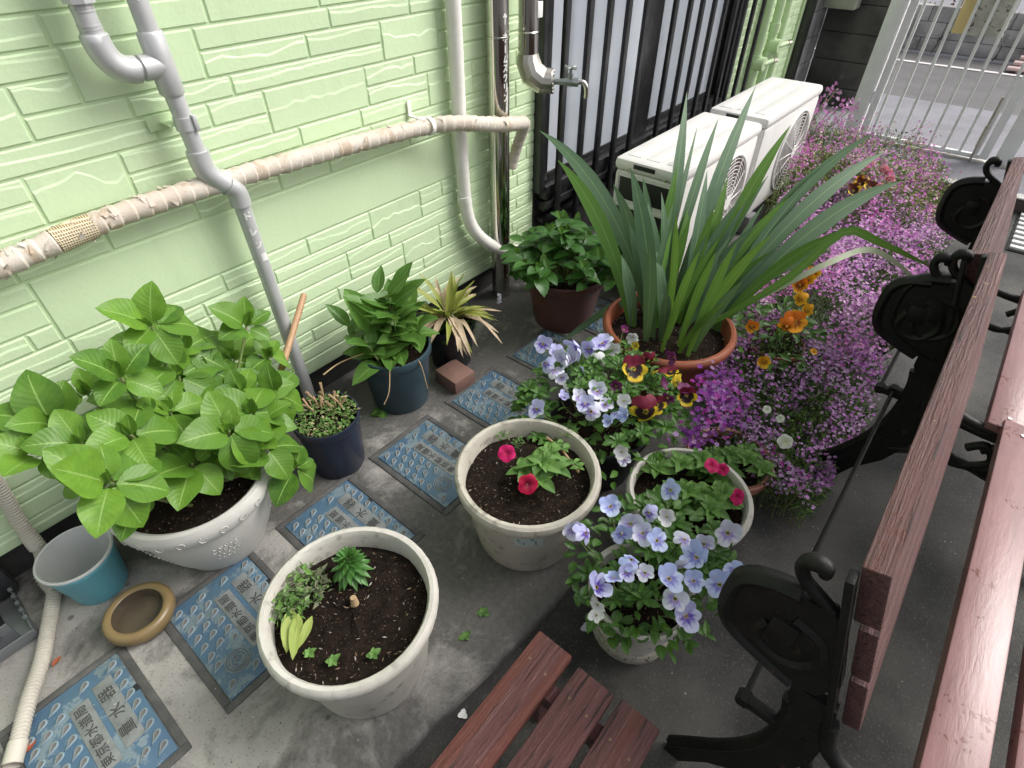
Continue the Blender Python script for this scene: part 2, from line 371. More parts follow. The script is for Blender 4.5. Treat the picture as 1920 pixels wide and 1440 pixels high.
def smoothpath(pts, n=6):
    pts = [Vector(p) for p in pts]; out = []
    for i in range(len(pts) - 1):
        p0 = pts[max(i - 1, 0)]; p1 = pts[i]; p2 = pts[i + 1]; p3 = pts[min(i + 2, len(pts) - 1)]
        for k in range(n):
            t = k / n; out.append(.5 * ((2 * p1) + (p2 - p0) * t + (2 * p0 - 5 * p1 + 4 * p2 - p3) * t * t + (3 * p1 - p0 - 3 * p2 + p3) * t ** 3))
    out.append(pts[-1]); return out
def resamp(pts, step):
    pts = [Vector(p) for p in pts]; out = [pts[0]]; acc = 0
    for a, b in zip(pts, pts[1:]):
        L = (b - a).length; d = step - acc
        while d <= L: out.append(a.lerp(b, d / L)); d += step
        acc = L - (d - step)
    return out
def uvmesh(name, m, vs, fs, uvs, cols=None, smooth=True):
    me = bpy.data.meshes.new(name); me.from_pydata([tuple(v) for v in vs], [], fs)
    if uvs:
        ul = me.uv_layers.new(name='UVMap')
        for p in me.polygons:
            for li in p.loop_indices: ul.data[li].uv = uvs[me.loops[li].vertex_index]
    if cols:
        at = me.color_attributes.new('Col', 'FLOAT_COLOR', 'POINT')
        for i, c in enumerate(cols): at.data[i].color = c4(c)
    if smooth: me.shade_smooth()
    me.materials.append(M[m]); return me
def leaf(m, shape='ovate', droop=.25, fold=.25, n=8, wav=.0, w=1.0, seed=0, crinkle=0.0):
    """unit-length leaf along +Y, normal +Z"""
    rr = random.Random(seed); vs = []; uv = []; K = 5
    for i in range(n + 1):
        t = i / n
        if shape == 'ovate': hw = .345 * math.sin(PI * t ** .86) ** .68 * (1 - .25 * max(0, t - .6)) if 0 < t < 1 else .012
        elif shape == 'lance': hw = .2 * math.sin(PI * t ** .8) ** .85 if 0 < t < 1 else .015
        elif shape == 'obov': hw = .22 * math.sin(PI * t ** 1.35) ** .8 if 0 < t < 1 else .03
        else: hw = .5 * (1 - t) ** .5
        hw *= w
        if i == n: hw = .004
        for k in range(K):
            u = (k - 2) / 2; x = u * hw
            z = abs(u) * hw * fold * 1.4 - droop * t * t + wav * math.sin(t * 14 + u * 2 + seed) * abs(u) + crinkle * rr.uniform(-1, 1) * abs(u)
            vs.append((x, t - droop * .25 * t * t, z)); uv.append((u / 2 + .5, t))
    fs = [(i * K + k, i * K + k + 1, (i + 1) * K + k + 1, (i + 1) * K + k) for i in range(n) for k in range(K - 1)]
    return uvmesh('leaf', m, vs, fs, uv)
def frame(base, d, nrm, L, wscale=1.0):
    d = Vector(d).normalized(); nrm = Vector(nrm); nrm = nrm - d * nrm.dot(d)
    if nrm.length < 1e-3: nrm = d.orthogonal()
    nrm.normalize(); x = d.cross(nrm)
    return Matrix.Translation(base) @ Matrix((x, d, nrm)).transposed().to_4x4() @ Matrix.Diagonal((L * wscale, L, L, 1))
def rv(a=1.0): return Vector((rnd.uniform(-a, a), rnd.uniform(-a, a), rnd.uniform(-a, a)))
def instmesh(name, m, base, mats, cols=None, parent=None, uvs=None, mtx=None):
    """many copies of a tiny base (verts, faces, [vertex weights]) joined in one mesh with point colours"""
    bv = np.array(base[0], float); bf = base[1]; n = len(bv); k = len(mats)
    A = np.array([[list(r_) for r_ in q] for q in mats])
    V = np.einsum('kij,nj->kni', A[:, :3, :3], bv) + A[:, None, :3, 3]
    F = [tuple(i + o * n for i in f) for o in range(k) for f in bf]
    me = bpy.data.meshes.new(name); me.from_pydata(V.reshape(-1, 3).tolist(), [], F)
    if cols is not None:
        at = me.color_attributes.new('Col', 'FLOAT_COLOR', 'POINT')
        C = np.ones((k, n, 4)); C[:, :, :3] = np.array(cols)[:, None, :] if np.array(cols).ndim == 2 else np.array(cols)
        if len(base) > 2: C[:, :, :3] *= np.array(base[2])[None, :, None]
        at.data.foreach_set('color', C.ravel())
    me.materials.append(M[m]); me.update()
    return put(name, me, parent, mtx)
LEAFLET = ([(0, 0, 0), (.28, .45, .10), (0, .5, 0), (-.28, .45, .10), (0, 1, -.12)], [(0, 1, 2), (0, 2, 3), (2, 1, 4), (3, 2, 4)])
def floret(k=5):
    v = [(0, 0, .0)]; f = []; wgt = [.8]
    for i in range(k):
        a = 2 * PI * i / k; b = PI / k * .8
        o = len(v); v += [(.75 * math.cos(a - b), .75 * math.sin(a - b), .12), (1.0 * math.cos(a), 1.0 * math.sin(a), .05), (.75 * math.cos(a + b), .75 * math.sin(a + b), .12)]
        f += [(0, o, o + 1), (0, o + 1, o + 2)]; wgt += [1, 1.05, 1]
    return (v, f, wgt)
FLORET = floret()

# ============================================================ SETTING: ground
WY = 1.6125                      # face of the house wall
YARD = -.03                      # yard asphalt lies lower than the slab
STREET = .05
def sheet(name, pts, z, m, thick=.3):
    b = MB(); n = len(pts); v = [(x, y, z) for x, y in pts] + [(x, y, z - thick) for x, y in pts]
    b.add(v, [tuple(range(n)), tuple(range(n, 2 * n))[::-1]] + [(i, n + i, n + (i + 1) % n, (i + 1) % n) for i in range(n)])
    return tag(b.obj(name, m), kind='structure')
def seam(x): return .461 - .088 * min(x, 2.2)
# slab with a rounded edge towards the yard
b = MB(); xs = [-4 + .25 * i for i in range(35)]; xs = [x for x in xs if x < 4.66] + [4.66]
vs = []; prof = [(0, 1.9, 0), (0, .0, .0), (1, .0, 0), (1, -.012, -.003), (1, -.022, -.011), (1, -.026, -.05)]
for x in xs:
    s_ = seam(x) + .003 * math.sin(x * 9)
    vs += [(x, 1.75, 0), (x, s_ + .03, 0), (x, s_ + .012, -.001), (x, s_ + .002, -.006), (x, s_ - .003, -.014), (x, s_ - .005, -.08)]
b.add(vs, [(i * 6 + k, i * 6 + k + 1, i * 6 + 7 + k, i * 6 + 6 + k) for i in range(len(xs) - 1) for k in range(5)])
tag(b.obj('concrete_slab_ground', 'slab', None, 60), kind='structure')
sheet('yard_ground', [(-30, -30), (4.66, -30), (4.66, .56), (-30, .56)], YARD, 'asphalt')
sheet('street_pavement', [(4.67, -30), (6.64, -30), (6.64, 30), (4.67, 30)], STREET, 'street_concrete')
sheet('road', [(6.64, -30), (8.76, -30), (8.76, 30), (6.64, 30)], STREET - .004, 'road_asphalt')
sheet('far_ground', [(8.76, -60), (70, -60), (70, 60), (8.76, 60)], STREET - .002, 'street_concrete')
sheet('back_ground', [(-60, 1.76), (4.66, 1.76), (4.66, 60), (-60, 60)], -.03, 'asphalt')
b = MB(); b.box(4.62, 4.668, -3, 1.5, YARD + .001, STREET - .006); tag(b.obj('step_riser', 'kerb_side'), kind='structure')
b = MB(); b.bevbox(4.615, 4.70, -3, 1.5, STREET - .006, STREET + .003, .002); tag(b.obj('step_kerb', 'kerb_white'), kind='structure')
b = MB(); b.box(8.21, 8.29, -12, 14, STREET + .0, STREET + .002); tag(b.obj('road_edge_line', 'road_paint'), kind='structure')

# ============================================================ HOUSE with moulded siding
LV = [1.369, 1.308, 1.247, 1.194, 1.133, 1.082, 1.022, .967, .911, .858, .805, .753, .686, .635, .573, .525, .465, .412, .358, .303, .250, .190, .127]
JT = {1: [.42, .767, 1.092, 1.45], 2: [.726, 1.115, 1.42], 3: [.313, .725, 1.026], 4: [.311, .518, .777], 5: [.553, .694, 1.416], 6: [.239, .454], 7: [.239, .939, 1.168],
      8: [.3, .71, 1.2], 9: [.136, .343, .574, .834, 1.015, 1.358], 10: [], 11: [], 12: [.085], 13: [.155, .274, .571, .869, 1.379, 1.493], 14: [.49, .73, 1.379, 1.56], 15: [.493, 1.006, 1.204],
      16: [.2, .6, 1.005, 1.464], 17: [.35, .94, 1.466], 18: [.5, 1.141, 1.357], 0: [.6, 1.3], 19: [.1, .8], 20: [.4, 1.0], 21: [.2, .7, 1.2]}
TALL = [(.429, .72, 2, 4), (-.05, .305, 3, 5), (1.293, 1.537, 3, 5), (.856, 1.208, 5, 7), (.247, .450, 6, 8), (1.47, 1.70, 6, 8), (.147, 1.72, 10, 13), (1.132, 1.376, 13, 15), (1.261, 1.461, 16, 18)]
house = thing('house', 'pale green house with moulded block siding running along the left', 'house', (0, WY, 0))
HR = rel(house)
b = MB(); b.box(-6, 2.09, WY, WY + .2, .127, 2.7); b.box(4.14, 5.49, WY, WY + .2, .127, 2.7); b.box(2.09, 4.14, WY, WY + .2, 2.3, 2.7)
b.obj('wall', 'green_paint', house, None, HR)
b = MB(); b.box(-6, 5.47, WY + .035, WY + .2, -.05, .128); b.obj('foundation', 'foundation', house, None, HR)
def block(bm, w_, h_, seed, plain=False, D=.0042):
    """block centred at 0, lying in xz, proud towards -y"""
    rr = random.Random(seed); g = .0016; e = .0045; plain = plain or rr.random() < .22; sx_ = rr.uniform(.0006, .0022)
    n = max(4, min(12, int(w_ / .025))); x0, x1 = -w_ / 2 + g, w_ / 2 - g; z0, z1 = -h_ / 2 + g, h_ / 2 - g
    base = rr.uniform(.45, .72); a1 = rr.uniform(.04, .14); ph = rr.uniform(0, 6); fq = rr.uniform(3, 8); tl = rr.uniform(-.25, .25)
    rows = []
    for i in range(n + 1):
        t = i / n; x = x0 + e + (x1 - x0 - 2 * e) * t
        if plain: zr = z0 + (z1 - z0) * .6; st = .0
        else:
            zr = z0 + (z1 - z0) * max(.3, min(.84, base + tl * (t - .5) + a1 * math.sin(fq * t + ph) + rr.uniform(-.06, .06))); st = sx_ * (.5 + rr.random())
        zt = min(zr + rr.uniform(.004, .007), z1 - e - .001)
        rows.append([(x, -D, z0 + e), (x, -D - (.0006 if not plain else 0), zr), (x, -D + st, zt), (x, -D + st * .8, z1 - e)])
    vs = [p for r_ in rows for p in r_]; o = len(bm.v)
    fs = [(i * 4 + k, i * 4 + 4 + k, i * 4 + 5 + k, i * 4 + 1 + k) for i in range(n) for k in range(3)]
    k0 = len(vs); vs += [(x0, .001, z0), (x1, .001, z0), (x1, .001, z1), (x0, .001, z1)]
    fs += [(k0, k0 + 1) + tuple(i * 4 for i in range(n, -1, -1)), (k0 + 2, k0 + 3) + tuple(i * 4 + 3 for i in range(n + 1)),
           (k0 + 3, k0, 0, 1, 2, 3), (k0 + 1, k0 + 2, n * 4 + 3, n * 4 + 2, n * 4 + 1, n * 4)]
    bm.add(vs, fs)
far_stuff = MB(); seed = 0
def addblock(x0, x1, z0, z1, plain=False):
    global seed; seed += 1
    cx, cz = (x0 + x1) / 2, (z0 + z1) / 2
    invis = x1 < -.25 or z0 > 1.32 or (x0 > 4.1 and (z0 > 1.02)) or (x0 > 4.1 and z1 < .2)
    if invis:
        t = MB(); block(t, x1 - x0, z1 - z0, seed); far_stuff.add([(p[0] + cx, p[1] + WY, p[2] + cz) for p in t.v], t.f)
    else:
        t = MB(); block(t, x1 - x0, z1 - z0, seed, plain); t.obj('siding_block', 'siding', house, None, Matrix.Translation((cx, 0, cz)))
for (x0, x1, a, c) in TALL: addblock(x0, x1, LV[c], LV[a], a == 10)
def course(ci, z0, z1, xa, xb, joints, lo, hi):
    tall = sorted((t[0], t[1]) for t in TALL if ci is not None and t[2] <= ci < t[3] and xa < 3)
    js = list(joints); x = lo
    while x > xa: x -= rnd.uniform(.18, .42); js.append(x)
    x = hi
    while x < xb: x += rnd.uniform(.14, .36); js.append(x)
    js = [j for j in js if xa + .05 < j < xb - .05 and not any(t0 - .04 < j < t1 + .04 for t0, t1 in tall)]
    ed = sorted(js + [xa, xb] + [q for t in tall for q in t if xa < q < xb])
    for p, q in zip(ed, ed[1:]):
        if any(t0 - .002 < (p + q) / 2 < t1 + .002 for t0, t1 in tall) or q - p < .01: continue
        addblock(p, q, z0, z1)
for ci in range(len(LV) - 1):
    course(ci, LV[ci + 1], LV[ci], -1.6, 2.088, JT.get(ci, []), .0, 1.62)
    course(None, LV[ci + 1], LV[ci], 4.142, 5.44, [], 4.14, 4.2)
z = LV[0]
for k in range(21):
    h = (.061, .053)[k % 2]; course(None, z, z + h, -1.6, 2.088, [], -.3, -.2); course(None, z, z + h, 4.142, 5.44, [], 4.14, 4.2); z += h
tag(far_stuff.obj('siding_block_field', 'siding', house, None, HR), kind='stuff')
b = MB(); b.box(5.44, 5.488, WY - .02, WY + .2, .127, 2.7); b.obj('corner_trim', 'green_paint', house, None, HR)

# window with two frosted sashes
b = MB(); b.box(2.09, 4.14, WY + .01, WY + .2, .0, .40); b.obj('window_apron', 'foundation', house, None, HR)
win = thing('sliding_window', 'tall frosted window with black frame behind the black bars', 'window', (2.09, WY, .40)); WR = rel(win)
for nm, q in (('frame', (2.083, 2.125, WY - .045, WY + .1, .40, 2.3)), ('frame', (4.10, 4.145, WY - .045, WY + .1, .40, 2.3)), ('frame', (2.125, 4.10, WY - .04, WY + .1, 2.25, 2.3)),
              ('sill', (2.125, 4.10, WY - .055, WY + .1, .36, .425)), ('sill', (2.125, 4.10, WY - .022, WY + .1, .425, .44)), ('track', (2.125, 4.10, WY - .05, WY + .05, .30, .325)), ('track', (2.125, 4.10, WY - .04, WY + .05, .235, .26))):
    b = MB(); b.bevbox(*q, .003); b.obj(nm, 'black_alu', win, 30, WR)
for x0, x1, yy in ((2.125, 3.12, WY - .012), (2.98, 4.10, WY + .03)):
    s_ = MB()
    for q in ((x0, x0 + .045, yy - .012, yy + .012, .44, 2.25), (x1 - (.17 if x1 < 3.5 else .06), x1, yy - .012, yy + .012, .44, 2.25), (x0 + .045, x1 - (.17 if x1 < 3.5 else .06), yy - .011, yy + .011, .44, .475), (x0 + .045, x1 - (.17 if x1 < 3.5 else .06), yy - .011, yy + .011, 2.2, 2.25)): s_.bevbox(*q, .003)
    so_ = s_.obj('sash', 'black_alu', win, 30, WR)
    b = MB(); b.box(x0 + .045, x1 - (.17 if x1 < 3.5 else .06), yy - .002, yy + .004, .475, 2.2); b.obj('pane', 'frosted', so_)
gr = thing('security_grille', 'black upright bar grille standing in front of the frosted window', 'grille', (2.1, 1.55, .3)); GRr = rel(gr)
for x in (2.186, 2.354, 2.511, 2.67, 2.835, 3.135, 3.304, 3.453, 3.612, 3.772, 3.93, 4.081, 4.227, 4.394):
    b = MB(); b.bevbox(x - .017, x + .017, 1.525, 1.545, .20, 2.35, .003); b.obj('bar', 'black_alu', gr, 30, GRr)
for z in (.335, 2.28):
    b = MB(); b.bevbox(2.12, 4.45, 1.546, 1.572, z - .018, z + .018, .003); b.obj('rail', 'black_alu', gr, 30, GRr)
for x in (2.135, 4.43):
    for z in (.335, 2.28):
        b = MB(); b.box(x - .012, x + .012, 1.573, WY + .001, z - .012, z + .012); b.obj('bracket', 'black_alu', gr, None, GRr)

# ============================================================ PIPES on the wall
def strokes(polys, place, wid, name, parent, m='white_mark'):
    """flat brush strokes: polylines in (u right, v down); place(u,v,lift) -> point on the pipe"""
    b = MB()
    for pl in polys:
        pl = [Vector((p[0], p[1], 0)) for p in pl]; q = resamp(pl + [pl[-1]], wid * .5) if (len(pl) > 1) else pl
        q = q + [pl[-1]] if (q[-1] - pl[-1]).length > wid * .1 else q
        if len(q) < 2: q = [q[0], q[0] + Vector((0, wid * .6, 0))]
        vs = []
        for i, p in enumerate(q):
            t = (q[min(i + 1, len(q) - 1)] - q[max(i - 1, 0)]); t.normalize(); nn = Vector((-t.y, t.x, 0)) * wid / 2
            vs += [place(p.x + nn.x, p.y + nn.y), place(p.x - nn.x, p.y - nn.y)]
        b.add(vs, [(2 * i, 2 * i + 1, 2 * i + 3, 2 * i + 2) for i in range(len(q) - 1)])
    return b.obj(name, m, parent)
def onpipe(cx, cyy, r, a0, ztop):
    def f(u, v):
        a = a0 + u / r; return Vector((cx + (r + .0012) * math.cos(a), cyy + (r + .0012) * math.sin(a), ztop - v))
    return f
# silver painted drain pipe
dy = 1.545
dp = thing('drain_pipe', 'silver painted drain pipe with tee and elbows beside the hydrangea', 'pipe', (.68, dy, 0)); DR = rel(dp)
r0 = .0215
def piece(name, pts, r, n=20, par=dp, m='drain_paint', mt=DR, sm=45): b = MB(); b.tube(pts, r, n); return b.obj(name, m, par, sm, mt)
piece('pipe_section', [(.596, dy, 2.5), (.597, dy, 1.245)], r0)
piece('pipe_section', [(.599, dy, 1.15), (.607, dy, .985)], r0)
piece('pipe_section', [(.672, dy, .85), (.69, dy, 0)], r0)
b = MB(); b.tube([(.597, dy, 1.262), (.597, dy, 1.257), (.599, dy, 1.137), (.599, dy, 1.132)], [.025, .028, .028, .025], 20); b.tube([(.597, dy, 1.195), (.552, dy, 1.195), (.550, dy, 1.195)], [.028, .027, .024], 20); b.obj('tee_fitting', 'drain_paint', dp, 45, DR)
piece('pipe_section', [(.556, dy, 1.195), (.52, dy, 1.195)], r0)
el = bez([(.485, dy, 1.268), (.485, dy, 1.195), (.553 - .01, dy, 1.195)], 10)
piece('elbow', [el[0] + Vector((0, 0, .004))] + el, [.024] + [.028] * 11)
piece('pipe_section', [(.485, dy, 1.33), (.485, dy, 1.262)], r0)
b = MB(); b.tube([(.485, dy, 1.325), (.485, dy, 1.55)], .031, 8); b.obj('union_nut', 'drain_paint', dp, 20, DR)
piece('pipe_section', [(.485, dy, 1.55), (.485, dy, 2.5)], r0)
for z in (1.274, 1.28, 1.286, 1.312, 1.318):
    piece('thread_ring', [(.485, dy, z - .002), (.485, dy, z + .002)], r0 + .0012)
e1 = [(.6065, dy, 1.0), (.6065, dy, .965), (.612, dy, .945), (.625, dy, .925), (.645, dy, .905)]
piece('elbow', smoothpath(e1, 4), .0275)
piece('pipe_section', [(.64, dy, .91), (.662, dy, .888)], r0 + .001)
e2 = [(.650, dy, .899), (.664, dy, .885), (.671, dy, .868), (.672, dy, .835)]
piece('elbow', smoothpath(e2, 4), .0275)
b = MB(); b.tube([(.6025, dy, 1.083), (.6025, dy, 1.053)], .0245, 20); b.bevbox(.612, .622, dy - .03, dy - .018, 1.05, 1.088, .002); b.obj('clamp', 'drain_paint', dp, 40, DR)
b = MB(); b.bevbox(.535, .60, WY - .015, WY - .011, 1.05, 1.085, .0015); b.box(.565, .60, dy + .005, WY - .012, 1.065, 1.069); b.obj('wall_bracket', 'green_paint', dp, 30, DR)
ad = -PI / 2 - .28
strokes([[(-.004, -.004), (-.003, .017)], [(-.003, .004), (.009, .009)], [(.007, -.004), (.009, -.001)]], onpipe(.6735, dy, r0, ad, .815), .0046, 'lettering', dp).matrix_basis = DR
strokes([[(-.005, -.002), (-.004, .019), (.010, .008)]], onpipe(.676, dy, r0, ad, .77), .0046, 'lettering', dp).matrix_basis = DR
strokes([[(-.006, -.001), (-.001, .003)], [(-.005, .018), (.004, .014), (.010, .001)]], onpipe(.678, dy, r0, ad, .728), .0046, 'lettering', dp).matrix_basis = DR
strokes([[(-.006, .012), (.014, .012)], [(-.006, .004), (.013, .004)], [(-.005, .02), (.014, .02)]], onpipe(.680, dy, r0, ad, .69), .0085, 'sticker', dp).matrix_basis = DR
strokes([[(0, -.035), (0, .0)], [(-.009, .0), (.009, .0)], [(-.006, .006), (.006, .006)], [(-.002, .012), (.002, .012)]], onpipe(.597, dy, r0, ad, 1.335), .007, 'arrow_mark', dp).matrix_basis = DR

# long taped pipe
cyp = 1.555
tp = thing('taped_pipe', 'long beige pipe wrapped in torn tape running along the green wall', 'pipe', (.9, cyp, .9)); TR = rel(tp)
path = smoothpath([(-.7, cyp, .845), (-.2, cyp, .862), (.124, cyp, .882), (.374, cyp, .906), (.684, cyp, .906), (.96, cyp, .897), (1.2, cyp, .886), (1.385, cyp - .004, .874), (1.5, cyp - .045, .868), (1.70, cyp - .075, .823), (1.85, cyp - .075, .795)], 8)
pts = resamp(path, .006); rs = [.0248 + .0036 * ((i % 6) / 5.0) + .0008 * math.sin(i * .37) for i in range(len(pts))]
b = MB(); b.tube(pts, rs, 18); b.obj('tape_wrap', 'tape', tp, 35, TR)
p2 = resamp(bez([(1.845, cyp - .075, .796), (1.90, cyp - .06, .79), (1.895, cyp + .0, .70), (1.885, cyp + .02, .58)], 14), .006)
b = MB(); b.tube(p2, [.022 + .002 * ((i % 6) / 5.0) for i in range(len(p2))], 16); b.obj('tape_wrap', 'tape', tp, 35, TR)
i0 = min(range(len(pts)), key=lambda i: abs(pts[i].x - .275)); b = MB(); b.tube(pts[i0 - 7:i0 + 8], .0292, 20); b.obj('bare_mesh_patch', 'meshwrap', tp, 50, TR)
b = MB()
for _ in range(90):
    i = rnd.choice([rnd.randrange(40, len(pts) - 4), i0 + rnd.randrange(-30, 40)]); p = pts[i]; a = rnd.uniform(.0, PI) if rnd.random() < .7 else rnd.uniform(PI, 2 * PI)
    t = (pts[min(i + 1, len(pts) - 1)] - pts[i - 1]).normalized(); up = Vector((0, 0, 1)); sd_ = t.cross(up).normalized(); up = sd_.cross(t)
    o_ = sd_ * math.cos(a) + up * math.sin(a); tg = (t * rnd.uniform(-1, 1) + o_.cross(t)).normalized()
    q = p + o_ * .0275; s1 = rnd.uniform(.006, .018); s2 = rnd.uniform(.002, .007); lift = rnd.uniform(.002, .009)
    wv = tg.cross(o_).normalized()
    b.add([q - tg * s1 + wv * s2, q - tg * s1 - wv * s2, q - wv * s2 * .6 + o_ * lift * .5, q + wv * s2 * .6 + o_ * lift * .5, q + tg * s1 * .6 + o_ * lift], [(0, 1, 2, 3), (3, 2, 4)])
tag(b.obj('torn_flakes', 'tape', tp, None, TR), kind='stuff')
b = MB(); q = pts[min(range(len(pts)), key=lambda i: abs(pts[i].x - 1.40))]
b.tube([q + Vector((-.008, 0, 0)), q + Vector((.008, 0, 0))], .0305, 20); b.bevbox(1.36, 1.376, WY - .012, WY - .008, .90, .955, .001); b.box(1.362, 1.376, cyp + .0, WY - .01, .902, .906); b.bevbox(1.366, 1.39, cyp - .012, cyp + .02, .899, .904, .001)
b.obj('strap_clamp', 'white_tape', tp, 40, TR)
# white vertical pipe
wp = thing('white_pipe', 'white wrapped pipe dropping down the wall and bending right at the bottom', 'pipe', (1.58, 1.572, 0)); WPr = rel(wp)
pth = resamp(smoothpath([(1.583, 1.572, 2.4), (1.581, 1.572, 1.2), (1.578, 1.572, .8), (1.583, 1.572, .56), (1.60, 1.568, .44), (1.645, 1.56, .36), (1.72, 1.55, .285), (1.80, 1.53, .235), (1.90, 1.50, .20), (1.96, 1.46, .12), (1.97, 1.45, .0)], 8), .012)
b = MB(); b.tube(pth, [.0265 + .0007 * (i % 3 == 0) for i in range(len(pth))], 18); b.obj('pipe_wrap', 'white_tape', wp, 45, WPr)
b = MB(); b.tube([(1.5785, 1.572, .56), (1.581, 1.572, .535)], .0285, 18); b.obj('tape_band', 'white_tape', wp, 45, WPr)
# polished steel riser
sx, sy_, sr = 1.782, 1.555, .043
stp = thing('steel_riser_pipe', 'polished steel jacketed riser pipe with white katakana lettering', 'pipe', (sx, sy_, 0)); SR = rel(stp)
piece('jacket', [(sx, sy_, 0), (sx, sy_, 1.095)], sr, 40, stp, 'steel', SR)
piece('jacket', [(sx, sy_, 1.093), (sx, sy_, 2.5)], sr - .0008, 40, stp, 'steel', SR)
piece('bead_ring', smoothpath([(sx, sy_, 1.090), (sx, sy_, 1.098)], 4), [sr, sr + .0025, sr + .003, sr + .0025, sr], 40, stp, 'steel', SR)
an = -PI / 2 - .30
pl = onpipe(sx, sy_, sr, an, 1.165)
LET = [[[(0, .0), (0, .03)], [(-.008, .008), (0, -.004), (.008, .008)], [(-.004, .008), (.004, .008)]],
       [[(-.009, .062), (.009, .062)], [(0, .055), (0, .086)], [(-.005, .07), (-.009, .078)], [(.005, .07), (.009, .078)]],
       [[(0, .094), (0, .118)]],
       [[(.001, .126), (-.006, .148), (.008, .146)], [(.004, .14), (.009, .15)]],
       [[(-.007, .158), (.006, .158), (-.008, .18)], [(0, .168), (.008, .178)]],
       [[(-.002, .188), (-.008, .198)], [(-.002, .19), (.007, .19), (.002, .206), (-.003, .212)]],
       [[(-.005, .22), (-.005, .235)], [(.006, .218), (.006, .236), (.001, .247)]],
       [[(-.006, .257), (-.001, .262)], [(-.007, .28), (.002, .275), (.008, .26)]],
       [[(.003, .352), (.003, .378)]]]
for L in LET: strokes([[(u + .006, v) for u, v in q] for q in L], pl, .0042, 'lettering', stp).matrix_basis = SR
# steel pipe with tap
tx, ty = 1.925, 1.525
tpz = thing('tap_riser', 'steel jacketed pipe ending in an elbow and garden tap by the window', 'tap', (tx, ty, .9)); TPr = rel(tpz)
piece('jacket', [(tx, ty, 1.02), (tx, ty, 2.5)], .039, 36, tpz, 'steel', TPr)
piece('bead_ring', [(tx, ty, 1.092), (tx, ty, 1.095), (tx, ty, 1.098)], [.039, .0418, .039], 36, tpz, 'steel', TPr)
b = MB(); ep = [(tx, ty, 1.022), (tx, ty - .001, .995), (tx + .006, ty - .018, .955), (tx + .03, ty - .05, .93), (tx + .05, ty - .082, .928)]
b.tube(ep, [.041, .047, .05, .048, .044], 14); b.obj('elbow_cover', 'dull_steel', tpz, 12, TPr)
fl = Vector(ep[-1]); fd = Vector((.52, -.84, 0)).normalized()
b = MB(); b.tube([fl, fl + fd * .006], [.046, .044], 20); b.obj('flange', 'dull_steel', tpz, 20, TPr)
b = MB(); tu = Vector((0, 0, 1)); ts = fd.cross(tu)
for k in range(14):
    a = 2 * PI * k / 14; q = fl + fd * .004 + ts * (.039 * math.cos(a)) + tu * (.039 * math.sin(a)); b.tube([q, q + fd * .006], [.006, .003], 5)
b.obj('crimp_teeth', 'dull_steel', tpz, 20, TPr)
b = MB(); b.tube([fl + fd * .004, fl + fd * .007], .026, 20); p0 = fl + fd * .0
b.tube([p0, p0 + fd * .05, p0 + fd * .062, p0 + fd * .085], [.011, .011, .016, .015], 14)
b.tube([p0 + fd * .072 + tu * -.014, p0 + fd * .072 + tu * .03], [.014, .011], 12); b.tube([p0 + fd * .084, p0 + fd * .104], .017, 6); b.obj('tap_body', 'tap_metal', tpz, 35, TPr)
b = MB(); b.tube([p0 + fd * .072 + tu * .028, p0 + fd * .072 + tu * .052], .006, 8); hc = p0 + fd * .072 + tu * .05
for k in range(4):
    a = k * PI / 2 + .6; dd = fd * math.cos(a) + ts * math.sin(a); b.tube([hc, hc + dd * .02, hc + dd * .026], [.006, .005, .007], 8)
b.obj('handle', 'tap_metal', tpz, 40, TPr)
b = MB(); b.tube(bez([p0 + fd * .1, p0 + fd * .135 + tu * .01, p0 + fd * .14 + tu * -.015, p0 + fd * .138 + tu * -.055], 8), .0095, 14); b.obj('spout', 'steel', tpz, 40, TPr)
b = MB(); b.bevbox(tx + .001, tx + .03, ty - .0425, ty - .037, 1.14, 1.19, .001); b.obj('sticker', 'white_mark', tpz, 30, TPr)

# green painted pipes at the end of the wall
for i, (x, lab) in enumerate(((4.58, 'green painted pipe nearest the black bars at the end of the wall'), (4.80, 'green painted pipe with a round valve, middle of three'), (4.96, 'green painted pipe next to the dark corner wall'))):
    t = thing('gas_pipe', lab, 'pipe', (x, 1.56, 0), 'green painted pipes at the end of the wall'); tr = rel(t)
    piece('pipe_section', [(x, 1.56, .0), (x, 1.56, 2.4)], .03, 16, t, 'green_paint', tr)
    for z in (.58, .75)[:2 if i == 1 else 1]:
        piece('coupling', [(x, 1.56, z - .03), (x, 1.56, z + .03)], .037, 16, t, 'green_paint', tr)
    if i < 2:
        zz = (.56, .64)[i]
        v_ = piece('valve', [(x, 1.56, zz), (x, 1.49, zz), (x, 1.488, zz)], [.045, .045, .03], 16, t, 'green_paint', tr)
        b = MB(); b.tube([(x, 1.50, zz), (x + .12, 1.48, zz + .005)], .016, 10); b.obj('outlet', 'green_paint', t, 40, tr)
        b = MB(); b.tube([(x + .12, 1.48, zz + .005), (x + .16, 1.473, zz + .007)], .02, 8); b.obj('outlet_cap', 'dull_steel', t, 30, tr)

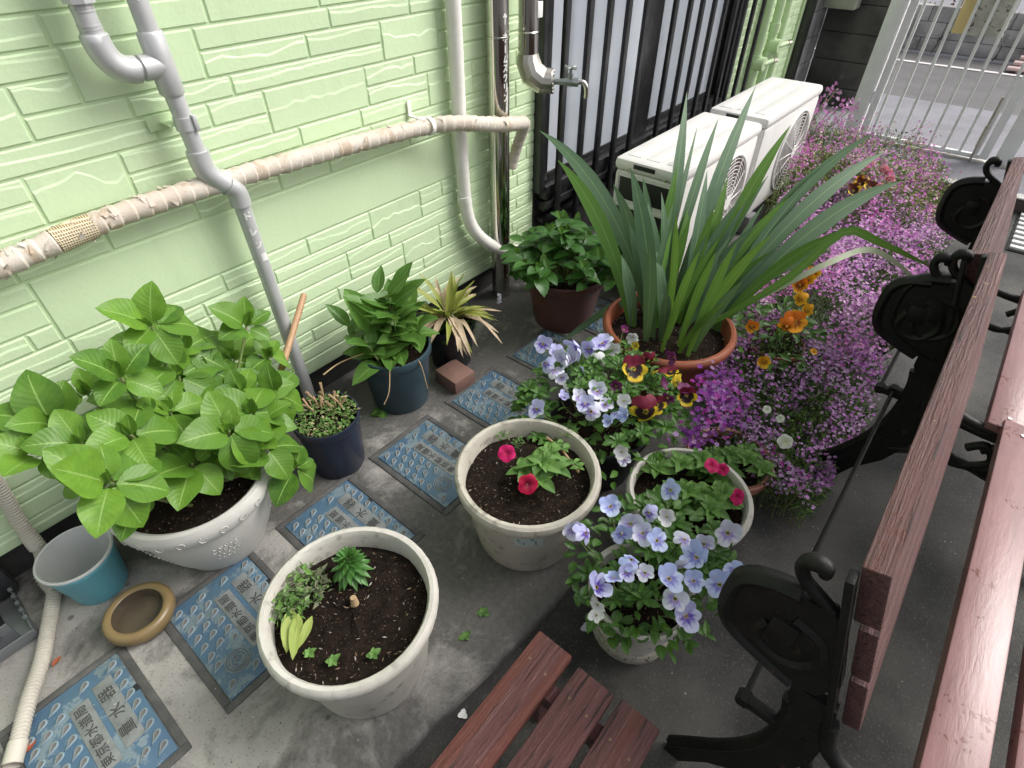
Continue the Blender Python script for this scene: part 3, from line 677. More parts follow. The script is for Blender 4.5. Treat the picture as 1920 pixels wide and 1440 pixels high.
# ============================================================ AIR CONDITIONER OUTDOOR UNITS
def ac_unit(x0, lab):
    W, D, Hh, zb = .832, .305, .545, .105
    t = thing('air_conditioner_unit', lab, 'air conditioner', (x0, .90, 0), 'outdoor air conditioner units')
    z0, z1 = zb, zb + Hh
    b = MB(); b.bevbox(0, W, 0, D, z0, z1 - .05, .018); bd = b.obj('casing', 'ac_white', t, 40)
    b = MB(); b.bevbox(-.006, W + .006, -.006, D + .006, z1 - .052, z1, .02); tpn = b.obj('top_panel', 'ac_white', t, 40)
    b = MB()
    for k, yy in enumerate((.06, .155, .245)):
        b.bevbox(.045, W - .045, yy - .032, yy + .032, z1 - .001, z1 + .0025, .0015)
    b.obj('pressed_rib', 'ac_white', tpn, 30)
    b = MB(); b.bevbox(-.009, -.0055, .115, .215, z1 - .03, z1 - .012, .002); b.obj('grip', 'ac_dark', tpn, 30)
    for k in range(3):                                    # openings on the end face
        zz = z1 - .17 - k * .13
        b = MB(); b.bevbox(-.003, .004, .035, D - .03, zz, zz + .1, .003); b.obj('side_vent', 'ac_dark', t, 30)
    b = MB()
    for q in ((D - .025, D - .012), (.012, .028)): b.box(-.006, .001, q[0], q[1], z0 + .05, z1 - .06)
    for k in range(4): zz = z1 - .065 - k * .13; b.box(-.006, .001, .028, D - .025, zz - .008, zz + .002)
    b.obj('side_frame', 'ac_white', t)
    cx, cz, rr = W * .665, z0 + Hh * .45, .21
    b = MB(); b.tube([(cx, .006, cz), (cx, -.0015, cz)], rr, 48); b.obj('fan_opening', 'ac_fan', t, 30)
    g = MB()
    for k in range(11):
        r_ = .035 + k * .0168
        g.tube([(cx + r_ * math.cos(a * PI / 24), -.006 - .010 * (1 - (r_ / .24) ** 2), cz + r_ * math.sin(a * PI / 24)) for a in range(49)], .0019, 5, False)
    for k in range(12):
        a = k * PI / 6; g.tube([(cx + .03 * math.cos(a), -.02, cz + .03 * math.sin(a)), (cx + rr * math.cos(a), -.006, cz + rr * math.sin(a))], .003, 5)
    g.tube([(cx, -.018, cz), (cx, -.024, cz)], .036, 24); g.obj('fan_grille', 'ac_white', t, 40)
    b = MB(); b.tube([(cx + rr * 1.04 * math.cos(a * PI / 24), -.003, cz + rr * 1.04 * math.sin(a * PI / 24)) for a in range(49)], .008, 8, False); b.obj('fan_ring', 'ac_white', t, 60)
    for xx in (.1, W - .2):
        b = MB(); b.bevbox(xx, xx + .1, -.02, D + .02, .0, zb, .008); b.obj('foot_block', 'grey_block', t, 30)
    for q in ((.06, .0), (D - .06, .0)):
        b = MB(); b.tube([(-.007, q[0], z1 - .045), (-.0095, q[0], z1 - .045)], .006, 8); b.obj('screw', 'screw', t, 30)
    return t
ac_unit(2.135, 'white air conditioner outdoor unit nearer the iris, in front of frosted window')
ac_unit(3.05, 'farther white air conditioner outdoor unit, nearer the gate')

# ============================================================ DARK CORNER WALL, GATE, STREET
GX = 5.17
cw = thing('corner_post', 'black upright post at the end of the green wall', 'post', (5.52, 1.56, 0))
b = MB(); b.bevbox(-.028, .035, -.03, .05, 0, 2.4, .004); b.obj('post', 'black_alu', cw, 30)
bw = thing('side_block_wall', 'narrow grey block wall between black post and dark wall', 'wall', (5.57, 1.535, 0))
for k in range(12):
    for j in range(2):
        b = MB(); b.bevbox(.002 + j * .165, .163 + j * .165, 0, .1, k * .19 + .002, k * .19 + .188, .004); b.obj('block', 'grey_block', bw, 30)
dwl = thing('dark_block_wall', 'dark damp concrete block wall behind the white gate post', 'wall', (5.9, .6, 0))
for k in range(13):
    for j in range(1):
        y0, y1_ = (.44, .93)
        b = MB(); b.bevbox(0, .12, y0, y1_, k * .2 + .002, k * .2 + .198, .005); b.obj('block', 'dark_wall', dwl, 30)
b = MB(); b.box(.02, .11, .442, .928, 0, 2.58); b.obj('core', 'dark_wall', dwl)
mbx = thing('meter_box', 'grey green wall box mounted high on the dark wall', 'box', (5.80, 1.43, .775)); 
b = MB(); b.bevbox(-.06, .10, -.135, .115, 0, .3, .006); b.obj('housing', 'meter_box', mbx, 30)
b = MB(); b.bevbox(-.066, -.059, -.12, .10, .015, .285, .003); b.obj('cover', 'meter_box', mbx, 30)
gate = thing('white_gate', 'white metal gate leaf of slim upright bars at the street', 'gate', (GX, .4, STREET))
def gy(y): return y * .9664 - .4
def gbox(nm, x0, x1, y0, y1, z0, z1, m='gate_white', par=gate, bv=.003):
    b = MB(); b.bevbox(x0, x1, y0, y1, z0, z1, bv); return b.obj(nm, m, par, 30)
gbox('stile', -.02, .02, gy(.858), gy(.815), .03, 1.45); gbox('stile', -.02, .02, gy(.045), gy(.0), .03, 1.45)
for k in range(8): gbox('bar', -.009, .009, gy(.777 - .1005 * k) - .0095, gy(.777 - .1005 * k) + .0095, .045, 1.41)
gbox('rail', -.016, .016, gy(.045), gy(.815), .022, .05)
gbox('rail', -.016, .016, gy(.045), gy(.815), 1.405, 1.445)
b = MB(); b.tube([(-.035, gy(.09), -.04), (-.035, gy(.09), .42)], .008, 10); b.tube([(-.035, gy(.09), .10), (-.035, gy(.09), .24)], .013, 10); b.obj('drop_bolt', 'dull_steel', gate, 40)
gp = thing('gate_post', 'wide white gate post against the dark block wall', 'post', (GX, .895, STREET))
b = MB(); b.bevbox(-.05, .05, -.05, .05, 0, 1.55, .004); b.obj('post', 'gate_white', gp, 30)
b = MB(); b.bevbox(-.054, .054, -.054, .054, 1.55, 1.57, .004); b.obj('cap', 'gate_white', gp, 30)
for z in (.25, 1.2):
    b = MB(); b.tube([(-.02, -.06, z), (-.02, -.06, z + .08)], .012, 10); b.obj('hinge', 'gate_white', gp, 40)
g2 = thing('white_gate_leaf', 'second white gate leaf with a wide flat stile right of the drop bolt', 'gate', (GX, -.03, STREET))
def g2box(nm, *q): b = MB(); b.bevbox(*q, .003); return b.obj(nm, 'gate_white', g2, 30)
g2box('stile', -.02, .02, -.11, -.01, .02, 1.45)
for k in range(9): g2box('bar', -.009, .009, -.21 - .1 * k - .0095, -.21 - .1 * k + .0095, .045, 1.41)
g2box('rail', -.016, .016, -1.1, -.11, .022, .05); g2box('rail', -.016, .016, -1.1, -.11, 1.405, 1.445); g2box('stile', -.02, .02, -1.15, -1.1, .02, 1.45)
b = MB(); b.bevbox(GX - .02, GX + .06, -1.3, .84, STREET - .01, STREET + .012, .003); tag(b.obj('gate_sill', 'kerb_white'), kind='structure')
b = MB(); b.bevbox(-.006, .006, -.145, .145, 0, .6, .002)
sgn = thing('peeling_sign_board', 'weathered yellow edged board with peeling grey face tied to the gate', 'sign', (GX + .035, .395, .775))
b.obj('board', 'sign', sgn, 30)
for yy, y1 in ((.145, .19), (-.135, -.165)):
    b = MB(); b.tube(bez([(0, yy, .005), (-.03, y1, -.02), (-.048, y1 - .01, -.05), (-.05, y1 + .012, -.12)], 8), .003, 6)
    b.tube(bez([(-.03, y1, -.03), (-.06, y1 + .02, -.05), (-.055, y1 - .02, -.06), (-.03, y1, -.03)], 8), .0035, 6); b.obj('cord', 'cord', sgn, 50)
fw = thing('far_block_wall', 'low grey concrete block wall across the street', 'wall', (8.95, 0, STREET))
for k, (za, zb_) in enumerate(((0, .13), (.13, .287), (.287, .442))):
    for j in range(22):
        y0 = -3.2 + j * .40 + (k % 2) * .2
        b = MB(); b.bevbox(-.0, .15, y0 + .003, y0 + .397, za + .002, zb_ - .002, .006); b.obj('block', 'far_block', fw, 30)
b = MB(); b.box(.012, .14, -3.2, 5.6, 0, .436); b.obj('core', 'dark_wall', fw)
dg = thing('gutter_grating', 'pale steel gutter grating strip below the far wall', 'grating', (8.86, .8, STREET))
for k in range(4):
    b = MB(); b.bevbox(-.075 + k * .038, -.075 + k * .038 + .026, -4, 4, -.001, .004, .001); b.obj('strip', 'grating', dg)
rk = thing('kerb_ramp', 'pale pink slatted kerb ramp lying at the far roadside', 'ramp', (8.35, .02, STREET))
for k in range(3):
    b = MB(); b.bevbox(-.02 + k * .11, .07 + k * .11, -.5, .22 - .03 * k, .02 + k * .035, .05 + k * .035, .008); b.obj('slat', 'pink_plastic', rk, 40)
for yy in (-.4, .1):
    b = MB(); b.bevbox(-.01, .28, yy, yy + .03, 0, .022, .003); b.obj('foot', 'pink_plastic', rk, 30)
# hedge above the far wall
ms_ = []; cs = []
for _ in range(2600):
    p = Vector((rnd.uniform(9.13, 9.7), rnd.uniform(-3, 5), STREET + rnd.uniform(.0, 1.25))); ms_.append(Matrix.Translation(p) @ Quaternion(rv().normalized(), rnd.uniform(0, 6)).to_matrix().to_4x4() @ Matrix.Scale(rnd.uniform(.05, .09), 4))
    g_ = rnd.uniform(.5, 1); cs.append((.02 * g_, .05 * g_, .015 * g_) if rnd.random() < .8 else (.07, .02, .02))
hd = thing('hedge', 'dark green hedge above the low wall across the street', 'hedge', (9.4, 1, STREET))
tag(instmesh('foliage', 'foliage', LEAFLET, ms_, cs, hd, None, rel(hd)), kind='stuff')
b = MB()
for k in range(9): b.tube([(9.4 + rnd.uniform(-.1, .1), -2.6 + k * .9, STREET), (9.4, -2.6 + k * .9 + rnd.uniform(-.1, .1), 1.0)], [.03, .012], 6)
b.obj('stems', 'stem_brown', hd, 40, rel(hd))
# dark strip of drain grate near the gate at right
gt = thing('drain_grate', 'black and white barred drain grate on the ground behind the far bench', 'grate', (4.30, -.55, YARD))
for k in range(8):
    b = MB(); b.bevbox(-.3 + k * .075, -.3 + k * .075 + .038, -.3, .24, .006, .02, .002); b.obj('bar', 'gate_white', gt, 30)
b = MB(); b.box(-.32, .32, -.31, .25, .001, .006); b.obj('tray', 'iron', gt)

# ============================================================ WATER METER COVERS
def studmesh():   # rounded drop with a raised rim
    vs = []; fs = []; cs = []; n = 14
    out = [(.0082 * math.cos(a), .0035 + .0095 * math.sin(a)) for a in [PI * (-.16 + 1.32 * i / (n - 3)) for i in range(n - 2)]] + [(-.0025, -.012), (0, -.0215)]
    for sc, z, c_ in ((1.16, .003, (.07, .15, .25)), (1.0, .0078, (.20, .26, .29)), (.74, .0084, (.19, .235, .25)), (.58, .0072, (.125, .125, .125)), (.0, .0070, (.14, .135, .13))):
        for x, y in out: vs.append((x * sc, .002 + (y - .002) * sc, z)); cs.append(c_)
    m_ = len(out); fs = [(i * m_ + j, i * m_ + (j + 1) % m_, (i + 1) * m_ + (j + 1) % m_, (i + 1) * m_ + j) for i in range(4) for j in range(m_)]
    return uvmesh('stud', 'stud_paint', vs, fs, None, cs)
def lidset():
    W, L = .24, .336
    fr = MB()
    for q in ((-.022, W + .022, -.022, -.002), (-.022, W + .022, L + .002, L + .022)): fr.bevbox(q[0], q[1], q[2], q[3], -.02, .004, .003)
    for q in ((-.022, -.002), (W + .002, W + .022)): fr.bevbox(q[0], q[1], -.0021, L + .0021, -.02, .0038, .003)
    ld = MB(); ld.bevbox(0, W, 0, L, -.02, .0045, .002)
    pl = MB(); pl.bevbox(0, .045, 0, .2, .0035, .0062, .001)
    hole = MB(); hole.bevbox(W - .008, W + .001, .20, .218, .0, .0062, .001)
    ring = MB(); 
    for r_ in (.017, .024, .031): ring.tube([(r_ * math.cos(a * PI / 16), r_ * math.sin(a * PI / 16), .0055) for a in range(33)], .0018, 5, False)
    ring.tube([(-.01, -.004, .0055), (0, .006, .0055), (.01, -.004, .0055)], .002, 5); ring.tube([(-.008, .008, .0055), (.008, .008, .0055)], .002, 5)
    st = MB(); n = 8
    top = [(0, -.0185 + 0, .0048), (.0045, -.006, .0072), (.0068, .003, .0078), (.0058, .0095, .0072), (0, .0125, .006), (-.0058, .0095, .0072), (-.0068, .003, .0078), (-.0045, -.006, .0072)]
    top = [(x * 1.15, y * 1.12, z + .0022 * (z > .005)) for x, y, z in top]; bot = [(x * 1.25, y * 1.1, .003) for x, y, z in top]
    st.add(top + bot + [(0, .003, .0098)], [(i, (i + 1) % n, 16) for i in range(n)] + [(i, n + i, n + (i + 1) % n, (i + 1) % n) for i in range(n)])
    return dict(frame=fr.mesh('frame', 'lid_frame', 30), lid=ld.mesh('lid', 'lid', 30), plate=pl.mesh('plate', 'lid_plate', 30), hole=hole.mesh('lift_slot', 'pot_black', 30), emblem=ring.mesh('emblem', 'lid_plate', 50), stud=studmesh())
LS = lidset()
def textmesh(s, size):
    c = bpy.data.curves.new('lettering', 'FONT'); c.body = s; c.size = size; c.align_x = 'CENTER'; c.align_y = 'CENTER'; c.extrude = .0006; c.resolution_u = 2; c.offset = size * .008
    o = bpy.data.objects.new('lettering_tmp', c); col.objects.link(o); bpy.context.view_layer.update()
    me = bpy.data.meshes.new_from_object(o.evaluated_get(bpy.context.evaluated_depsgraph_get())); bpy.data.objects.remove(o); me.name = 'lettering'; me.materials.clear(); me.materials.append(M['lid_letter']); return me
T1 = [textmesh(c_, .029) for c_ in '東京都水道局']; T2 = [textmesh(c_, .037) for c_ in '量水器']
LIDLAB = ['at the bottom left under the hose end', 'between the tan dish and the front white pot', 'half hidden behind the front white pot', 'just left of the middle cream pot', 'in front of the reddish brick', 'under the blue and white pansies', 'behind the brown pot and left of the iris']
for k in range(7):
    x0 = -.4185 + .372 * k
    t = thing('meter_cover', 'worn blue water meter cover ' + LIDLAB[k], 'meter cover', (x0, .86, .001), 'blue water meter covers in a row on the slab')
    put('frame', LS['frame'], t); l_ = put('lid', LS['lid'], t)
    put('lift_slot', LS['hole'], t); put('emblem', LS['emblem'], t, Matrix.Translation((.062, .075, 0)))
    put('plate', LS['plate'], t, Matrix.Translation((.105, .075, 0))); put('plate', LS['plate'], t, Matrix.Translation((.163, .09, 0)))
    rz = Matrix.Rotation(PI / 2, 4, 'Z')
    for i, g_ in enumerate(T1): put('letter', g_, t, Matrix.Translation((.1275, .175 + (i - 2.5) * .0315, .0064)) @ rz)
    for i, g_ in enumerate(T2): put('letter', g_, t, Matrix.Translation((.1855, .19 + (i - 1) * .058, .0064)) @ rz)
    for i in range(7):
        for j in range(9):
            px, py = .022 + i * .033, .03 + j * .035 + (i % 2) * .0175
            if .098 < px < .155 and .055 < py < .295: continue
            if .155 <= px < .212 and .07 < py < .31: continue
            if (px - .062) ** 2 + (py - .075) ** 2 < .044 ** 2 or py > .32: continue
            if k > 4 and rnd.random() < .2: continue
            put('stud', LS['stud'], t, Matrix.Translation((px, py, 0)) @ Matrix.Rotation(R(-52 + rnd.uniform(-4, 4)), 4, 'Z'))

# ============================================================ BENCHES
def bench(name, lab, x0, x1, dyy, ztop):
    t = thing(name, lab, 'bench', (x0, dyy, YARD)); k = ztop / .845
    def Z(z): return z * k - YARD
    # backrest slats lean back: seat-side face from (-.12,.85) down to (-.225,.47)
    lean = math.atan2(.105, .38)
    ux, uz = -math.sin(lean), -math.cos(lean)
    for i, (a, c, th) in enumerate(((0, .112, .034), (.124, .235, .026), (.247, .37, .026))):
        b = MB(); mtx = Matrix.Translation((0, -.098, Z(.85))) @ Matrix.Rotation(-lean, 4, 'X')
        b.bevbox(0, x1 - x0, -.034, -.034 + th, -c, -a, .004, mtx); b.obj('backrest_slat', 'bench_wood', t, 30)
    for i in range(4):
        y0 = -.335 - i * .118
        b = MB(); b.bevbox(-.02, x1 - x0 + .02, y0 - .088, y0, Z(.40), Z(.432), .004); so_ = b.obj('seat_slat', 'seat_wood_skylit', t, 30)
        for xx in (.03, x1 - x0 - .03):
            s_ = MB(); s_.tube([(xx, y0 - .044, Z(.432) - .0005), (xx, y0 - .044, Z(.434))], .006, 8); s_.obj('bolt', 'screw', so_, 30)
    disc = [(-.104, .763), (-.061, .757), (-.03, .75), (-.004, .737), (.012, .718), (.018, .695), (.018, .655), (.013, .622), (-.003, .590), (-.038, .571), (-.079, .556), (-.114, .546), (-.15, .56), (-.165, .62), (-.14, .70)]
    leg = [(-.118, .55), (-.12, .518), (-.13, .497), (-.14, .444), (-.143, .347), (-.127, .259), (-.093, .171), (-.044, .079), (-.006, .02), (-.006, 0), (-.045, 0), (-.09, .07), (-.15, .15), (-.19, .25), (-.21, .36), (-.205, .46), (-.185, .55)]
    for xe in (-.012, x1 - x0 + .0):
        b = MB(); b.prism([(y, Z(z)) for y, z in disc], xe - .010, xe + .010); ef = b.obj('end_frame', 'iron', t, 30)
        b = MB(); b.tube([(xe, y, Z(z)) for y, z in [(p.x, p.y) for p in smoothpath([(y, z, 0) for y, z in disc[1:12]], 2)]], .0165, 6); b.obj('rim_bead', 'iron', ef, 60)
        b = MB(); q = [(-.045, .665), (-.035, .62), (-.062, .595), (-.10, .60), (-.125, .64), (-.11, .69), (-.07, .705)]; b.tube([(xe - .006, p.x, Z(p.y)) for p in smoothpath([(y, z, 0) for y, z in q], 4)], .0105, 6); b.obj('scroll', 'iron', ef, 40)
        b = MB(); b.bevbox(xe - .017, xe + .016, -.085, -.045, Z(.64), Z(.69), .003); b.obj('boss', 'iron', ef, 30)
        b = MB(); q = [(-.115, .745), (-.085, .765), (-.055, .785), (-.043, .808), (-.05, .826), (-.066, .828), (-.07, .812)]; b.tube([(xe, p.x, Z(p.y)) for p in smoothpath([(y, z, 0) for y, z in q], 4)], [.010] * 13 + [.010, .011, .012, .013, .013, .013, .0125, .012, .011, .010, .009, .008], 10); b.obj('scroll', 'iron', ef, 60)
        b = MB(); b.prism([(y, Z(z) if z > 0 else 0) for y, z in leg], xe - .009, xe + .009); b.obj('leg', 'iron', t, 30)
        b = MB(); b.tube([(xe, p.x, Z(p.y)) for p in smoothpath([(-.13, .497, 0), (-.141, .444, 0), (-.143, .347, 0), (-.127, .259, 0), (-.093, .171, 0), (-.044, .079, 0), (-.012, .016, 0)], 4)], .0135, 6); b.obj('leg_bead', 'iron', t, 60)
        b = MB(); b.tube([(xe, p.x, Z(p.y)) for p in smoothpath([(-.19, .50, 0), (-.22, .42, 0), (-.30, .39, 0), (-.5, .385, 0), (-.68, .39, 0)], 4)], .015, 8); b.obj('seat_rail', 'iron', t, 60)
        b = MB(); b.tube([(xe, p.x, Z(p.y)) for p in smoothpath([(-.18, .42, 0), (-.23, .30, 0), (-.33, .25, 0), (-.40, .30, 0), (-.37, .35, 0), (-.335, .32, 0)], 5)], .012, 8); b.obj('scroll_brace', 'iron', t, 60)
        b = MB(); b.tube([(xe, p.x, max(.012, Z(p.y))) for p in smoothpath([(-.62, .385, 0), (-.64, .25, 0), (-.6, .12, 0), (-.68, .0, 0)], 5)], .018, 8); b.obj('leg', 'iron', t, 60)
        b = MB(); b.tube([(xe, p.x, Z(p.y)) for p in smoothpath([(-.16, .2, 0), (-.3, .26, 0), (-.5, .22, 0), (-.62, .12, 0)], 5)], .009, 6); b.obj('stretcher', 'iron', t, 60)
        b = MB(); q = Matrix.Translation((0, -.098, Z(.85))) @ Matrix.Rotation(-lean, 4, 'X'); b.bevbox(xe - .013, xe + .013, .0005, .012, -.38, -.01, .002, q); b.obj('back_strap', 'iron', t, 30)
    b = MB(); b.tube([(0, -.078, Z(.40)), (x1 - x0, -.078, Z(.40))], .0055, 8); b.obj('tie_rod', 'iron', t, 60)
    for xe in (-.012, x1 - x0): 
        b = MB(); b.tube([(xe - .012, -.078, Z(.40)), (xe + .012, -.078, Z(.40))], .014, 6); b.obj('rod_nut', 'iron', t, 30)
        b = MB(); b.bevbox(xe - .01, xe + .01, -.15, -.07, Z(.39), Z(.41), .002); b.obj('rod_lug', 'iron', t, 30)
    return t
bench('park_bench', 'nearer park bench with black scrolled iron ends and dull red slats', .575, 1.645, 0, .85)
bench('park_bench', 'farther park bench with iron ends, in line behind the nearer one', 1.655, 2.50, .032, .83)

# slatted stool at the bottom edge
stl = thing('slatted_stool', 'low weathered red slatted stool at the bottom edge of the photo', 'stool', (.2, .165, YARD)); zs = .325
for i, y0 in enumerate((.223, .115, .014)):
    b = MB(); b.bevbox(-.95, .262 + (.004, -.004, 0)[i], y0 - .165, y0 - .165 + .087, zs - .024, zs, .004); sl_ = b.obj('slat', 'stool_wood', stl, 30)
    for xx in (.2, .205): 
        s_ = MB(); s_.tube([(xx - .01 * i, y0 - .165 + (.022 if xx < .202 else .066), zs - .002), (xx - .01 * i, y0 - .165 + (.022 if xx < .202 else .066), zs + .0006)], .003, 8); s_.obj('nail', 'stem_brown', sl_, 30)
for xx in (.17, -.6):
    b = MB(); b.bevbox(xx, xx + .035, -.14, .13, zs - .075, zs - .0245, .003); b.obj('cross_rail', 'stool_wood', stl, 30)
    for yy in (-.135, .09):
        b = MB(); b.bevbox(xx + .0355, xx + .07, yy, yy + .035, 0, zs - .0245, .003); b.obj('leg', 'stool_wood', stl, 30)

# ============================================================ POTS AND PLANTS
CAMV = CAM
def wpot(r, h, rb=.72, band=.05):
    return [(0, 0), (r * rb, 0), (r * rb * 1.02, .008), (r * .90, h - band), (r * .955, h - band + .003), (r * .985, h - band * .7), (r, h - band * .35), (r * .985, h - .006), (r * .95, h), (r * .905, h - .001), (r * .875, h - .012), (r * .85, h - .1), (0, h - .1)]
def cpot(r, h, rb=.75, band=.03):
    return [(0, 0), (r * rb, 0), (r * rb * 1.02, .006), (r * .93, h - band), (r * .97, h - band), (r, h - band * .8), (r, h - .003), (r * .985, h), (r * .95, h), (r * .93, h - .01), (r * .88, h - .08), (0, h - .08)]
def soil(t, r, z, seed=0, amp=.006, name='soil'):
    rr = random.Random(seed); vs = [(0, 0, z + .004)]; fs = []; n, k = 28, 8
    for i in range(1, k + 1):
        for j in range(n): a = 2 * PI * j / n; q = r * i / k; vs.append((q * math.cos(a), q * math.sin(a), z + rr.uniform(-amp, amp) - (.004 if i == k else 0)))
    fs += [(0, 1 + j, 1 + (j + 1) % n) for j in range(n)]
    fs += [(1 + (i - 1) * n + j, 1 + i * n + j, 1 + i * n + (j + 1) % n, 1 + (i - 1) * n + (j + 1) % n) for i in range(1, k) for j in range(n)]
    b = MB(); b.add(vs, fs); b.obj(name, 'soil', t, 60)
    ms_, cs = [], []
    for _ in range(int(1500 * r)):
        a = rr.uniform(0, 2 * PI); q = r * .96 * math.sqrt(rr.random())
        ms_.append(Matrix.Translation((q * math.cos(a), q * math.sin(a), z + .005)) @ Quaternion(Vector((rr.uniform(-.4, .4), rr.uniform(-.4, .4), 1)).normalized(), rr.uniform(0, 6)).to_matrix().to_4x4() @ Matrix.Diagonal((.5, 1, .5, 1)) @ Matrix.Scale(rr.uniform(.004, .013), 4))
        cs.append(rr.choice([(.05, .03, .02), (.12, .08, .05), (.3, .22, .15), (.03, .02, .015), (.2, .13, .08), (.42, .38, .33)]))
    o = instmesh('soil_crumbs', 'foliage', LEAFLET, ms_, cs, t); tag(o, kind='stuff')
def potthing(name, lab, x, y, prof, m, z0=0, rf=None, n=44, cat='potted plant', group=None):
    t = thing(name, lab, cat, (x, y, z0), group); b = MB(); b.lathe(prof, n, (0, 0, 0), rf); b.obj('pot', m, t, 35); return t
def facing(p, up=.8, cm=.6, j=.3):
    return Vector((0, 0, 1)) * up + (CAMV - p).normalized() * cm + rv(j)
def L2(parent, p): return Vector(p) - Vector(parent.location)
def stem(t, pts, r, m='stem_green', n=6, name='stem'):
    b = MB(); b.tube(pts, r, n); return b.obj(name, m, t, 60)

# ---- big hydrangea in white bowl
kx_, ky_, kr, kh = .19, 1.313, .212, .297
hyd = potthing('potted_hydrangea', 'large bright green hydrangea in a white embossed bowl by the drain pipe', kx_, ky_,
    [(0, 0), (.118, 0), (.124, .006), (.128, .02), (.152, .07), (.176, .14), (.190, .21), (.194, .236), (.206, .238), (.213, .25), (.216, .28), (.208, .295), (.197, .297), (.188, .29), (.18, .22), (0, .22)], 'pot_bowl', 0, None, 56)
b = MB()
for k in range(26):
    a = 2 * PI * k / 26; 
    for (rr_, z_, s_) in ((.216, .264, .010),):
        c_ = Vector((rr_ * math.cos(a), rr_ * math.sin(a), z_)); tg = Vector((-math.sin(a), math.cos(a), 0)); sg_ = 1 if k % 2 else -1
        b.tube([c_ + tg * (s_ * math.cos(q)) + Vector((0, 0, sg_ * s_ * math.sin(q))) for q in (0, .7, 1.4, 2.1, 2.8, 3.6, 4.4)], .0012, 5)
for k in range(6):
    a0 = k * PI / 3 + .3
    for i in range(5):
        for j in range(4):
            a = a0 + (i - 2) * .075 + (j % 2) * .03; z_ = .105 + j * .024; rr_ = .1525 + (z_ - .07) * .36
            b.tube([(rr_ * math.cos(a + q * .02), rr_ * math.sin(a + q * .02), z_ + .006 * (q * q)) for q in (-1, 0, 1)], .0013, 5)
b.obj('relief', 'pot_bowl', hyd, 60)
soil(hyd, .184, .255, 1)
HL = [leaf('leaf_hydrangea', 'ovate', (.12, .25, .35)[i], .2, 10, .016, 1.1, i) for i in range(3)] + [leaf('leaf_hydrangea', 'ovate', .5, .12, 10, .02, 1.12, 7), leaf('leaf_hydrangea', 'ovate', -.15, .5, 8, .01, .85, 9)]
ROS = [(285, 612, 1.36, [(280, 535, 0), (182, 572, -.02), (412, 600, .0), (335, 585, .06), (250, 665, -.06), (330, 680, -.04)]),
       (226, 708, 1.25, [(148, 670, -.02), (208, 640, .03), (279, 652, 0), (300, 742, -.05), (200, 760, -.05)]),
       (462, 612, 1.42, [(400, 578, 0), (458, 560, .02), (508, 590, 0), (425, 630, -.04), (500, 640, -.04)]),
       (505, 668, 1.40, [(562, 685, 0), (520, 640, .03), (470, 700, -.04), (480, 640, .02)]),
       (515, 738, 1.29, [(558, 700, .04), (590, 772, -.02), (500, 690, 0), (540, 800, -.05)]),
       (430, 808, 1.14, [(342, 832, -.04), (392, 738, .04), (552, 812, -.02), (440, 778, 0), (470, 900, -.07), (500, 870, -.04)]),
       (205, 905, 1.06, [(88, 882, -.04), (195, 835, .05), (318, 922, -.04), (190, 1002, -.08), (80, 850, .05), (300, 870, .05), (270, 985, -.07)]),
       (100, 798, 1.30, [(38, 700, .03), (-20, 830, 0), (140, 800, -.05), (60, 790, -.06), (130, 720, .05), (-30, 770, .04)]),
       (552, 880, 1.12, [(512, 850, .02), (570, 842, .03), (622, 915, -.03), (520, 948, -.04), (585, 870, .0)]),
       (318, 770, 1.24, [(262, 768, -.03), (330, 735, .04), (390, 760, .0), (300, 845, -.06), (355, 830, -.04)]),
       (165, 740, 1.38, [(150, 695, .03), (110, 770, 0), (200, 755, -.04), (180, 700, .05)]),
       (360, 868, 1.18, [(340, 965, -.09), (410, 925, -.07), (300, 900, -.05), (400, 850, 0), (320, 840, .05)]),
       (380, 690, 1.40, [(400, 640, .04), (440, 720, -.03), (340, 720, -.04), (420, 690, 0), (370, 630, .05)]),
       (455, 740, 1.3, [(470, 690, .04), (430, 700, .02), (480, 780, -.05), (400, 760, -.04)])]
for (cx, cyp_, Y) in ((345, 655, 1.42), (268, 738, 1.28), (402, 790, 1.24), (245, 815, 1.16), (440, 672, 1.44), (335, 705, 1.36), (150, 830, 1.2), (470, 775, 1.22), (500, 840, 1.15), (300, 660, 1.42), (70, 850, 1.24)):
    ROS.append((cx, cyp_, Y, [(cx + 95 * math.cos(k * 1.26 + cx), cyp_ + 62 * math.sin(k * 1.26 + cx), -.07 * math.sin(k * 1.26 + cx)) for k in range(5)]))
for (cx, cyp_, Y, tips) in ROS:
    c = GY(cx, cyp_, Y); lc = L2(hyd, c)
    base = Vector((lc.x * .25, lc.y * .25, .25)); mid = base.lerp(lc, .55) + Vector((lc.x * .15, lc.y * .15, .05))
    stem(hyd, bez([base, mid, lc], 7), [.006, .0055, .005, .005, .0045, .004, .004, .0035], 'stem_green')
    for i, (tx_, ty_, dY) in enumerate(tips):
        tp_ = GY(tx_, ty_, Y + dY); d = tp_ - c; L = max(.05, min(.118, d.length * .96))
        nrm = facing(c, .75, .75, .2); st = c + d.normalized() * .012
        put('leaf', HL[rnd.choice([0, 1, 2, 2, 3])], hyd, frame(L2(hyd, st), d + Vector((0, 0, .03)), nrm, L, rnd.uniform(.92, 1.12)))
    for i in range(2):
        d = Vector((0, 0, 1)) + rv(.5); put('leaf', HL[4], hyd, frame(lc, d, facing(c, .2, 1, .6), rnd.uniform(.035, .055)))
